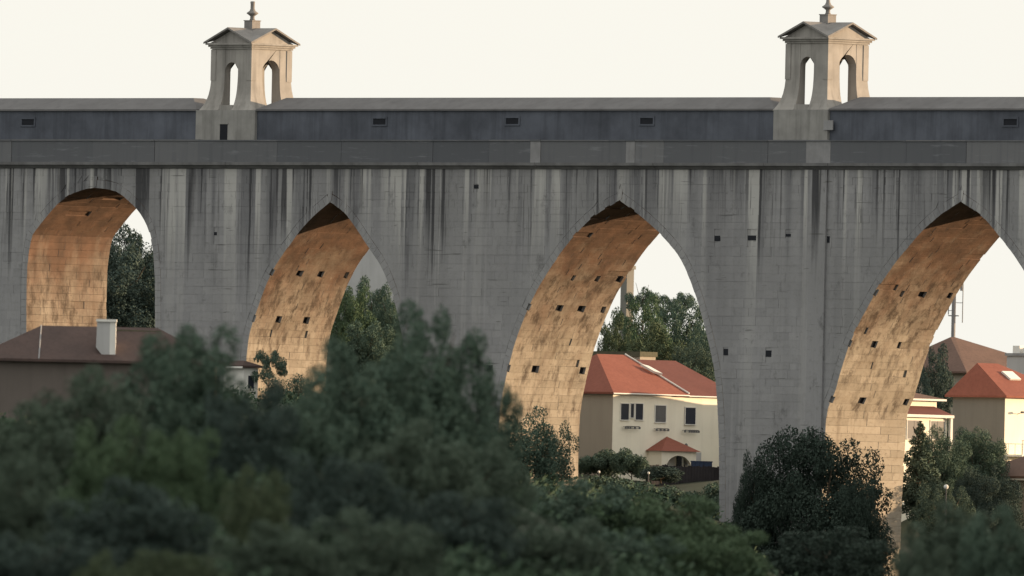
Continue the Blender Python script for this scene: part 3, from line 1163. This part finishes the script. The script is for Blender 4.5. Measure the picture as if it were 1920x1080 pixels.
# --- red roofed house at the right edge
q = at(1885, 742, 66)
zb3 = at(1885, 1010, 66).z
R = thing('red_roofed_house', 'tall cream house with red hipped roof and glazed balcony at the right edge', 'house', (q.x, 66, zb3))
ez = q.z - zb3
bxo('wall', M['cream'], R, -5.2, 0, 0, 7, 0, ez)
bxo('side_wall', M['umber_pale'], R, -5.2, -.01, -.03, -.002, 0, ez)  # thin darker sheet: shade of this side painted over the cream
hip_roof('roof', M['tile'], R, -5.7, .45, -.35, 7.3, ez, ez + 2.35, -3.4, -3.4, .55, ry1=2.7)
bm = bmesh.new()
nn = Vector((.62, 0, .78))
sk = [Vector((-2.3, 1.9, ez + 1.70)), Vector((-1.4, 1.9, ez + 1.15)), Vector((-1.4, 3.0, ez + 1.15)), Vector((-2.3, 3.0, ez + 1.70))]
va = [bm.verts.new(p) for p in sk]
vb = [bm.verts.new(p + nn * .14) for p in sk]
bm.faces.new(va)
bm.faces.new(vb)
for i in range(4):
    bm.faces.new((va[i], va[(i + 1) % 4], vb[(i + 1) % 4], vb[i]))
link('skylight', bm, M['white'], R)
bm = bmesh.new()
zc = at(1900, 852, 66).z - zb3
box(bm, .002, 1.5, .3, 6.9, zc - .15, zc)
bal = link('balcony', bm, M['white'], R)
bm = bmesh.new()
for i in range(10):
    tube(bm, (1.45, .4 + i * .7, zc), (1.45, .4 + i * .7, zc + 1.0), .025, .025, 5)
tube(bm, (1.45, .3, zc + 1.0), (1.45, 6.9, zc + 1.0), .03, .03, 5)
link('railing', bm, M['metal'], bal)
window(R, 'x', 3.4, zc + 1.3, 1.5, 2.3, 0, mull=1)
bm = bmesh.new()
zl = at(1918, 776, 66).z - zb3
tube(bm, (0, 1.3, zl), (.5, 1.3, zl + .12), .025, .025, 5)
box(bm, .4, .62, 1.2, 1.4, zl + .05, zl + .2)
link('wall_lamp', bm, M['shutter'], R)

# --- brown roofed house on the crest, its mast, and the grey block
q = at(1782, 632, 105)
zb4 = at(1782, 800, 105).z
Bh = thing('brown_roofed_house', 'house with broad brown roof on the crest behind the red roof', 'house', (q.x, 105, zb4))
rz = q.z - zb4
bxo('wall', M['taupe'], Bh, -3.5, 4.6, -3, 8, 0, rz - 2.6)
hip_roof('roof', M['tile_brown'], Bh, -4.2, 5.2, -3.6, 8.6, rz - 2.6, rz, 0, .1, 0, ry1=.4)
hip_roof('roof', M['tile_dark'], Bh, -2, 3.8, .9, 16, rz - 3.2, rz - 1.3, .9, .9, 3.2, ry1=14)
pm = at(1787, 640, 112)
Ms = thing('antenna_mast', 'slim grey antenna mast rising behind the brown roof peak', 'mast', (pm.x, 112, pm.z - 6))
mh = at(1787, 470, 112).z - Ms.location.z
bm = bmesh.new()
tube(bm, (0, 0, 0), (0, 0, mh), .17, .15, 10)
link('pole', bm, M['metal'], Ms)
bm = bmesh.new()
zc = at(1787, 592, 112).z - Ms.location.z
for s in (-1, 1):
    tube(bm, (0, 0, zc), (s * .45, s * .1, zc), .05, .04, 6)
link('cross_arm', bm, M['metal'], Ms)
for i, (o, y0, y1) in enumerate(((17, 530, 605), (14, 500, 545), (-10, 575, 590))):
    za, zb_ = at(1787, y1, 112).z - Ms.location.z, at(1787, y0, 112).z - Ms.location.z
    bm = bmesh.new()
    tube(bm, (o / 36, o / 36, za), (o / 36, o / 36, zb_), .035 if i != 1 else .1, .035 if i != 1 else .1, 6)
    tube(bm, (0, 0, (za + zb_) / 2), (o / 36, o / 36, (za + zb_) / 2), .025, .025, 5)
    link('antenna', bm, M['metal'], Ms)
q = at(1888, 662, 84)
Gb = thing('grey_block', 'pale grey block with rooftop units at the right edge', 'building', (q.x, 84, at(1888, 900, 84).z))
gzz = q.z - Gb.location.z
bxo('wall', M['greyw'], Gb, 0, 7, 0, 8, 0, gzz - .2)
bxo('roof_slab', M['trim'], Gb, -.1, 7.1, -.12, 8.1, gzz - .198, gzz)
for u, ww, hh in ((.2, .7, .55), (1.2, .5, .4), (1.9, .9, .6)):
    bxo('rooftop_unit', M['white'], Gb, u, u + ww, .4, 1.4, gzz + .002, gzz + hh)

# --- small brown roofed house at the lower right
q = at(1935, 848, 30)
zb5 = at(1900, 985, 30).z
Lh = thing('brown_cottage', 'small brown roofed cottage with white windows at lower right edge', 'house', (q.x, 30, zb5))
rz = q.z - zb5
bxo('wall', M['taupe'], Lh, -3.0, 4, -2.4, 5, 0, rz - 1.75)
hip_roof('roof', M['tile_brown'], Lh, -3.5, 4.5, -2.9, 5.5, rz - 1.7, rz, -.3, 2, 0.6)
bxo('fascia', M['white'], Lh, -3.45, 4.45, -2.85, -2.75, rz - 1.98, rz - 1.85)
for u in (-1.9, -.6, .7):
    window(Lh, 'y', u, rz - 2.75, 1.0, 1.2, -2.4, mull=1)

# --- brown roof in front of the first arch, lower left
D1 = 1230.0
o = at_d(75, 607, D1)
k = FPX / D1
ob = at_d(75, 830, D1)
Lf = thing('brown_roofed_villa', 'dark villa with brown hipped roof and white chimney before the leftmost arch', 'house', (o.x, o.y, ob.z), TH)
rz = o.z - ob.z
ev = rz - 66 / k
bxo('wall', M['umber'], Lf, -3.2, 9.5, .5, 8.5, 0, ev - .02)
hip_roof('roof', M['tile_umber'], Lf, -3.7, 10, 0, 9, ev, rz - .05, 0, 6.3, 3.4)
bm = bmesh.new()
tube(bm, (0, 3.36, rz - .04), (-.02, -.02, ev + .02), .035, .035, 5)
link('hip_ridge', bm, M['trim'], Lf)
cxx = (199 - 75) / k
bm = bmesh.new()
zt_ = rz + 10 / k
prism(bm, [(cxx - .53, ev + .7), (cxx + .20, ev - .2), (cxx + .20, zt_ - .1), (cxx - .50, zt_ - .1)], .6, 1.6)
ch = link('chimney', bm, M['greyw'], Lf)
bxo('cap', M['white'], ch, cxx - .55, cxx + .56, .5, 1.7, zt_ - .098, zt_ + .04)
bm = bmesh.new()
prism(bm, [(cxx + .202, ev - .1), (cxx + .52, ev - .1), (cxx + .52, zt_ - .102), (cxx + .202, zt_ - .102)], .6, 1.6)
link('flue', bm, M['white'], ch)
bm = bmesh.new()
box(bm, 3.6, 9.9, -2.2, -1.9, rz - 4, rz - .35)
v0 = (292 - 75) / k
# lower mossy wing stepping towards the right
Wg = bmesh.new()
prism(Wg, [(4.3, ev - .3), (v0 + 1.4, ev - .3), (v0 + .25, rz - .22), (4.0, rz - .18)], 3.0, 4.2)
link('wing_roof', Wg, M['moss'], Lf)
bm.free()

# --- little lit house between trees under the second arch
q = at(462, 684, -8)
Sh = thing('small_lit_house', 'small pale house with dark flat eaves below the second arch foot', 'house', (q.x, -8, at(462, 800, -8).z))
rz = q.z - Sh.location.z
bxo('wall', M['white'], Sh, -2.2, -.25, 0, 1.4, 0, rz - .2)
hip_roof('roof', M['tile_umber'], Sh, -2.6, 0, -.4, 1.6, rz - .05, rz + .3, -1.8, -.8, .6)
bxo('fascia', M['white'], Sh, -2.58, .03, -.42, -.38, rz - .25, rz - .12)
window(Sh, 'x', .7, rz - 1.2, .6, .9, -.25, mull=0)

# --- far pale buildings on the skyline
q = at(735, 462, 230)
Fb = thing('distant_apartment_block', 'plain grey apartment block far behind the second arch', 'building', (q.x, 230, at(735, 700, 230).z))
hh = at(735, 455, 230).z - Fb.location.z
bxo('wall', M['greyw'], Fb, -14, 2.5, 0, 12, 0, hh)
bxo('parapet', M['greyw'], Fb, -14.1, 2.6, -.1, 12.1, hh + .002, hh + .5)
q = at(1171, 505, 190)
Fc = thing('distant_pale_tower', 'narrow pale tower beside the lit edge of the middle arch', 'building', (q.x, 190, at(1171, 700, 190).z))
hh = q.z - Fc.location.z
bxo('wall', M['umber_pale'], Fc, -.4, .3, 0, .8, 0, hh)
bxo('parapet', M['umber_pale'], Fc, -.5, .4, -.1, .9, hh + .002, hh + .3)

# ------------------------------------------------------------------ trees
def crown_mesh(name, lobes, n, leaf, seed, clump=.0, squash=1.0):
    """leaf-sized faces spread through the shells of many lobes; lobes: (x,y,z,r) in a unit-high tree"""
    rng = np.random.default_rng(seed)
    L = np.array(lobes)
    wts = L[:, 3] ** 2
    idx = rng.choice(len(L), n, p=wts / wts.sum())
    d = rng.normal(size=(n, 3))
    d /= np.linalg.norm(d, axis=1)[:, None]
    rr = L[idx, 3] * (.45 + .62 * rng.random(n) ** .6)
    P = L[idx, :3] + d * rr[:, None] * np.array([1, 1, squash])
    keep = np.ones(n, bool)
    if clump:
        for i in range(n):
            p = P[i]
            if noise.noise((p[0] * 9 + seed, p[1] * 9, p[2] * 9)) < -clump * rng.random() - .08:
                keep[i] = False
    P, d = P[keep], d[keep]
    n = len(P)
    nrm = d * .7 + rng.normal(size=(n, 3)) * .7 + np.array([0, 0, .35])
    nrm /= np.linalg.norm(nrm, axis=1)[:, None]
    a = np.cross(nrm, rng.normal(size=(n, 3)))
    a /= np.linalg.norm(a, axis=1)[:, None]
    b = np.cross(nrm, a)
    s = leaf * (.5 + rng.random(n))[:, None]
    V = np.stack([P - a * s, P - b * s * .55, P + a * s, P + b * s * .55], 1).reshape(-1, 3)
    F = np.arange(4 * n).reshape(-1, 4)
    me = bpy.data.meshes.new(name)
    me.from_pydata(V.tolist(), [], F.tolist())
    return me

def lobes_round(seed, n=22, wide=.42, z0=.30, z1=.92):
    r = random.Random(seed)
    out = []
    for i in range(n):
        t = i / (n - 1)
        z = z0 + (z1 - z0) * t + r.uniform(-.05, .05)
        prof = math.sin(math.pi * min(1, (.16 + .84 * (1 - t)) ** .8 * .62 + .12))
        R = wide * prof * math.sqrt(r.random() * .8 + .2)
        a = i * 2.4 + r.uniform(-.4, .4)
        out.append((R * math.cos(a), R * math.sin(a), z, r.uniform(.10, .19) * (1 - .35 * t)))
    out.append((0, 0, (z0 + z1) / 2, .30))
    out.append((0.1, 0.05, z0 + .2, .24))
    out.append((-.12, -.06, z0 + .22, .22))
    return out
def lobes_tall(seed, n=26, wide=.16):
    r = random.Random(seed)
    out = []
    for i in range(n):
        t = i / (n - 1)
        R = wide * (1 - t) ** .75 * r.uniform(.5, 1)
        a = i * 2.4
        out.append((R * math.cos(a), R * math.sin(a), .12 + .85 * t, (.11 * (1 - t) + .025) * r.uniform(.8, 1.2)))
    return out
def lobes_shrub(seed, n=14):
    r = random.Random(seed)
    out = []
    for i in range(n):
        a = i * 2.4
        R = .48 * math.sqrt((i + .5) / n)
        out.append((R * math.cos(a), R * math.sin(a), r.uniform(.3, .72) * (1 - .5 * R), r.uniform(.16, .3)))
    return out
def lobes_dome(seed, n=46):
    r = random.Random(seed)
    out = [(0, 0, .42, .28), (.14, .1, .32, .24), (-.14, -.1, .32, .24)]
    for i in range(n):
        a = i * 2.4
        t = (i + .5) / n
        R = .47 * math.sqrt(t)
        out.append((R * math.cos(a), R * math.sin(a), .16 + .68 * math.sqrt(max(0, 1 - t * t * .95)) * r.uniform(.5, 1.12), r.uniform(.06, .14)))
    for i in range(16):
        a = i * 2.4
        out.append((.4 * math.cos(a), .4 * math.sin(a), r.uniform(.12, .4), r.uniform(.10, .15)))
    return out
def lobes_pine(seed, n=20):
    r = random.Random(seed)
    out = []
    for i in range(n):
        a = i * 2.4
        R = .5 * math.sqrt((i + .5) / n)
        out.append((R * math.cos(a), R * math.sin(a), r.uniform(.62, .9) - .1 * R, r.uniform(.07, .13)))
    return out
def trunk_mesh(seed, kind):
    r = random.Random(seed)
    bm = bmesh.new()
    p = Vector((0, 0, -.04))
    rad = .028
    top = {'round': .6, 'tall': .85, 'shrub': .3, 'pine': .75}[kind]
    knots = []
    for i in range(5):
        q = Vector((r.uniform(-.02, .02), r.uniform(-.02, .02), top * (i + 1) / 5))
        tube(bm, p, q, rad, rad * .8)
        knots.append(q)
        p, rad = q, rad * .8
    for i in range(9 if kind != 'tall' else 6):
        b = knots[r.randrange(1, 5)]
        a = i * 2.4
        l = r.uniform(.14, .3) * (.4 if kind == 'tall' else 1)
        mid = b + Vector((math.cos(a) * l * .6, math.sin(a) * l * .6, l * .35))
        e = b + Vector((math.cos(a) * l, math.sin(a) * l, l * .9))
        tube(bm, b, mid, .011, .008, 5)
        tube(bm, mid, e, .008, .004, 5)
    me = bpy.data.meshes.new('trunk')
    bm.to_mesh(me)
    bm.free()
    me.materials.append(M['bark'])
    return me

CR = {}
def crown_for(kind, var):
    if (kind, var) not in CR:
        if kind == 'round':
            me = crown_mesh('crown', lobes_round(var), 15000, .0135, var, .5)
        elif kind == 'fine':
            me = crown_mesh('crown', lobes_round(var, 30, .46, .20, .88), 42000, .0125, var, .3)
        elif kind == 'dense':
            me = crown_mesh('crown', lobes_round(var, 34, .47, .16, .88), 70000, .0082, var, .3)
        elif kind == 'dome':
            me = crown_mesh('crown', lobes_dome(var), 90000, .0085, var, .55)
        elif kind == 'tall':
            me = crown_mesh('crown', lobes_tall(var), 16000, .0125, var, .25)
        elif kind == 'shrub':
            me = crown_mesh('crown', lobes_shrub(var), 16000, .023, var, .3, .8)
        else:
            me = crown_mesh('crown', lobes_pine(var), 9000, .013, var, .5, .6)
        me.materials.append(M['leafA'])
        CR[(kind, var)] = me
    return CR[(kind, var)]
TR = {}
def tree(name, label, cat, base, h, wide, kind, var, mat, group=None):
    t = thing(name, label, cat, base, random.uniform(0, 6.28), group)
    t.scale = (h * wide, h * wide, h)
    tk = 'round' if kind in ('fine', 'dense', 'dome') else kind
    if (tk, var) not in TR:
        TR[(tk, var)] = trunk_mesh(var, tk)
    for nm, me in (('trunk', TR[(tk, var)]), ('crown', crown_for(kind, var))):
        o = bpy.data.objects.new(nm, me)
        COL.objects.link(o)
        o.parent = t
        if nm == 'crown':
            o.material_slots[0].link = 'OBJECT'
            o.material_slots[0].material = M[mat]
    return t
def tree_px(name, label, cat, px, ytop, wpx, kind, var, mat, Y=None, d=None, group=None, ybase=None):
    """top of the crown at (px,ytop), crown about wpx wide, standing on the ground (or at ybase)"""
    top = at(px, ytop, Y) if d is None else at_d(px, ytop, d)
    k = FPX / pix(top)[2]
    zb = gz(top.x, top.y) - .1
    if ybase is not None:
        zb = min(top.z - 1, (at(px, ybase, Y) if d is None else at_d(px, ybase, d)).z)
    h = top.z - zb
    span = {'round': .95, 'fine': 1.05, 'dense': 1.08, 'dome': 1.1, 'tall': .42, 'shrub': 1.25, 'pine': 1.15}[kind]
    wide = (wpx / k) / (h * span)
    return tree(name, label, cat, (top.x, top.y, zb), h / .97, wide, kind, var, mat, group)

# wooded hill behind the arches
HG = 'trees on the hill behind the arches'
hill = [
    ('dark evergreen tree seen through the leftmost arch by its lit edge', 222, 436, 130, 'fine', 3, 'leafC', 60),
    ('dark evergreen tree filling the right of the leftmost arch', 266, 426, 150, 'fine', 4, 'leafC', 56),
    ('dark evergreen tree low in the leftmost arch behind the roof', 236, 480, 190, 'fine', 5, 'leafC', 48),
    ('bright green tree in the second arch beside its lit jamb', 660, 535, 90, 'fine', 3, 'leafB', 62),
    ('dark domed tree topping the hill in the second arch', 700, 522, 110, 'fine', 4, 'leafA', 85),
    ('dark tree against the right edge of the second arch', 742, 550, 90, 'fine', 5, 'leafA', 66),
    ('shaded tree low in the second arch', 690, 600, 120, 'fine', 3, 'leafA', 45),
    ('olive tree beside the middle arch lit edge above the red roof', 1150, 590, 70, 'fine', 4, 'leafD', 80),
    ('umbrella topped pine above the cream house', 1207, 532, 80, 'pine', 3, 'leafA', 118),
    ('broad green tree behind the red ridge of the cream house', 1200, 560, 120, 'fine', 5, 'leafB', 98),
    ('tufted pine at the right of the hill in the middle arch', 1262, 540, 80, 'pine', 4, 'leafA', 122),
    ('full dark tree on the hill at the right of the middle arch', 1285, 560, 110, 'fine', 3, 'leafA', 104),
    ('olive green tree behind the skylight of the cream house', 1225, 608, 130, 'fine', 4, 'leafD', 78),
    ('dark tree touching the right edge of the middle arch', 1330, 610, 100, 'fine', 5, 'leafA', 84),
    ('dark green tree in front of the hill above the right red roof', 1295, 640, 90, 'fine', 3, 'leafE', 72),
    ('tall dark cypress-like tree between lit arch foot and red roof', 1752, 652, 85, 'fine', 5, 'leafC', 74),
]
for lab, px, yt, wp, kd, vr, mt, Y in hill:
    tree_px('hill_tree', lab, 'tree', px, yt, wp, kd, vr, mt, Y=Y, group=HG)
# at the foot of the right arch and by the houses
foot = [
    ('dark_tree', 'large dark broad tree standing before the right pier and lit arch foot', 1540, 797, 290, 'dome', 6, 'leafF', -16, 1150),
    ('dark_tree', 'dark side crown leaning left over the grey pier', 1420, 828, 110, 'dome', 7, 'leafF', -18, 1150),
    ('dark_tree', 'dark drooping crown over the base of the lit right arch', 1605, 893, 120, 'dome', 6, 'leafF', -17, 1150),
    ('grey_green_conifer', 'slanting grey green conifer against the lit arch foot', 1725, 795, 90, 'tall', 3, 'leafE', 12, 980),
    ('rounded_tree', 'rounded dark tree below the white-eaved villa', 1768, 792, 130, 'dome', 7, 'leafA', 22, 980),
    ('rounded_tree', 'rounded dark tree below the tall house with balcony', 1838, 798, 130, 'dome', 6, 'leafA', 26, 990),
    ('rounded_tree', 'dense dark shrubby tree left of the brown cottage', 1850, 868, 150, 'dome', 7, 'leafC', 14, 1030),
    ('rounded_tree', 'sparse dark tree at the garden lamp below the villa', 1772, 905, 130, 'dense', 5, 'leafE', 4, 1080),
    ('small_tree', 'small spiky sapling in front of the second arch lit foot', 505, 650, 80, 'pine', 5, 'leafA', -6, 790),
    ('small_tree', 'leafy sapling at the base of the second arch lit foot', 545, 705, 110, 'round', 4, 'leafA', -7, 800),
    ('small_tree', 'spreading dark tree in front of the middle arch lit foot', 985, 775, 140, 'round', 3, 'leafA', -8, 950),
    ('small_tree', 'dark shrubby tree right under the middle arch lit foot', 1040, 800, 90, 'round', 5, 'leafA', -7, 950),
    ('garden_bush', 'clipped green bush at the left corner of the cream house', 1125, 828, 100, 'shrub', 3, 'leafA', 24, 905),
    ('garden_bush', 'upright green bush before the left windows of the cream house', 1185, 828, 70, 'shrub', 4, 'leafA', 24, 905),
    ('garden_bush', 'low dark shrub in front of the dark board fence, nearest the grey pier', 1325, 888, 110, 'shrub', 4, 'leafA', 14, 1000),
    ('garden_bush', 'low green shrub under the left end of the dark board fence', 1240, 884, 130, 'shrub', 3, 'leafA', 14, 990),
    ('garden_bush', 'spreading dark shrub below the left corner of the cream house', 1140, 876, 150, 'shrub', 5, 'leafA', 14, 980),
    ('garden_bush', 'dark bush in front of the porch of the cream house', 1240, 868, 90, 'shrub', 5, 'leafC', 22, 905),
]
for nm, lab, px, yt, wp, kd, vr, mt, Y, yb in foot:
    tree_px(nm, lab, 'bush' if kd == 'shrub' else 'tree', px, yt, wp, kd, vr, mt, Y=Y, ybase=yb)

# soft trees on the near slope
NG = 'trees on the near slope'
near = [
    ('soft green rounded tree top under the brown roof, left of the second arch', 345, 605, 260, 'fine', 3, 'leafA', 700),
    ('green tree below the brown villa wall', 180, 690, 240, 'fine', 4, 'leafE', 690),
    ('dark green tree at the left edge under the brown villa', 30, 760, 230, 'fine', 5, 'leafE', 670),
    ('tall dark pointed tree in front of the pier between second and middle arch', 812, 580, 230, 'fine', 5, 'leafA', 760),
    ('dark tree below the second arch opening', 690, 640, 260, 'fine', 4, 'leafA', 740),
    ('dark tree at the right flank of the pointed tree', 890, 700, 170, 'fine', 3, 'leafA', 770),
    ('dark green tree in front of the second arch lit foot', 560, 745, 220, 'fine', 5, 'leafA', 700),
    ('blue green tree low between two bright crowns', 470, 720, 200, 'fine', 4, 'leafC', 680),
    ('bright green crown at the lower left', 225, 790, 210, 'fine', 5, 'leafB', 640),
    ('bright green smaller crown right of the brightest crown', 345, 800, 170, 'fine', 3, 'leafB', 640),
    ('dark tree under the bright crowns', 250, 900, 330, 'fine', 4, 'leafC', 610),
    ('dark brown green tree at the left edge, lower down', 40, 850, 190, 'fine', 3, 'leafE', 620),
    ('olive pointed crown low at left centre', 485, 880, 130, 'fine', 5, 'leafD', 620),
    ('dark blue green tree low in the centre of the slope', 640, 850, 260, 'fine', 3, 'leafC', 640),
    ('brownish tree in the middle of the slope', 780, 790, 270, 'fine', 4, 'leafE', 680),
    ('olive streaked tree right of the slope centre', 890, 830, 220, 'fine', 5, 'leafE', 720),
    ('dark tree low right of the slope centre', 870, 920, 280, 'fine', 3, 'leafC', 650),
    ('brown green tree at the bottom centre', 700, 960, 280, 'fine', 5, 'leafE', 600),
    ('olive tree at the bottom left of centre', 330, 1030, 220, 'fine', 3, 'leafD', 580),
    ('dark tree at the bottom left corner', 90, 1000, 260, 'fine', 5, 'leafC', 580),
    ('yellow tipped tree at the bottom left', 190, 1035, 130, 'fine', 4, 'leafD', 570),
    ('brown green tree at the bottom between centre and left', 520, 980, 240, 'fine', 4, 'leafE', 590),
    ('dark green tree at the bottom right of centre', 1030, 960, 260, 'fine', 4, 'leafE', 700),
    ('deep green shrubby tree on the slope below the cream house', 1080, 905, 250, 'fine', 5, 'leafA', 900),
    ('green shrubby tree on the slope below the dark fence', 1250, 925, 290, 'fine', 3, 'leafB', 900),
    ('green tree at the bottom below the dark fence', 1330, 985, 260, 'fine', 4, 'leafB', 820),
    ('dark green tree at the bottom below the cream house', 1160, 990, 240, 'fine', 5, 'leafA', 800),
    ('blackish tree top at the bottom edge below the big dark tree', 1545, 985, 270, 'fine', 3, 'leafF', 980),
    ('dark rounded tree at the bottom right', 1800, 945, 200, 'fine', 4, 'leafE', 760),
    ('green rounded tree at the bottom right corner', 1890, 955, 170, 'fine', 5, 'leafA', 740),
    ('dark low tree at the bottom right beside the arch foot', 1740, 1010, 130, 'fine', 3, 'leafE', 720),
]
for lab, px, yt, wp, kd, vr, mt, d in near:
    tree_px('slope_tree', lab, 'tree', px, yt, wp, kd, vr, mt, d=d, group=NG)

# undergrowth on the slope below the wall
def cover():
    rng = np.random.default_rng(5)
    n = 150000
    pxs = rng.uniform(-40, 1960, n)
    ds = 540 + 1050 * rng.random(n)
    V, F = [], []
    for px, d in zip(pxs, ds):
        q = CAM + ray(px, 900) * d
        x, y = q.x, q.y
        if -1.2 < y < T + .8 or (px > 1440 and d > 1000):
            continue
        hgt = .2 + 1.5 * max(0, noise.noise((x * .22, y * .22, 3)) + .22)
        z = gz(x, y) + (rng.random() ** .5) * hgt
        c = Vector((x, y, z))
        n_ = Vector(rng.normal(size=3))
        n_.z += .4
        n_.normalize()
        a = n_.orthogonal().normalized()
        b = n_.cross(a)
        s = rng.uniform(.09, .2)
        k = len(V)
        V += [c - a * s, c - b * s * .6, c + a * s, c + b * s * .6]
        F.append((k, k + 1, k + 2, k + 3))
    from_np('undergrowth', V, F, M['leafG'], None, 'stuff')
cover()

# garden lamps: pale globes on posts
for lab, px, py, Y in (('white globe lamp among the dark trees right of the lit arch foot', 1774, 913, -2),
                       ('white globe lamp left of the cream house bushes', 1123, 885, 16),
                       ('white globe lamp in front of the dark fence', 1216, 887, 18)):
    p = at(px, py, Y)
    zb = gz(p.x, p.y)
    h = max(1.6, p.z - zb)
    L_ = thing('globe_lamp', lab, 'lamp', (p.x, p.y, p.z - h), 0, 'garden globe lamps')
    bm = bmesh.new()
    tube(bm, (0, 0, 0), (0, 0, h - .12), .05, .035, 7)
    link('post', bm, M['shutter'], L_)
    bm = bmesh.new()
    bmesh.ops.create_uvsphere(bm, u_segments=12, v_segments=8, radius=.17 if px > 1500 else .10)
    bmesh.ops.translate(bm, verts=bm.verts, vec=(0, 0, h))
    link('globe', bm, M['white'], L_)
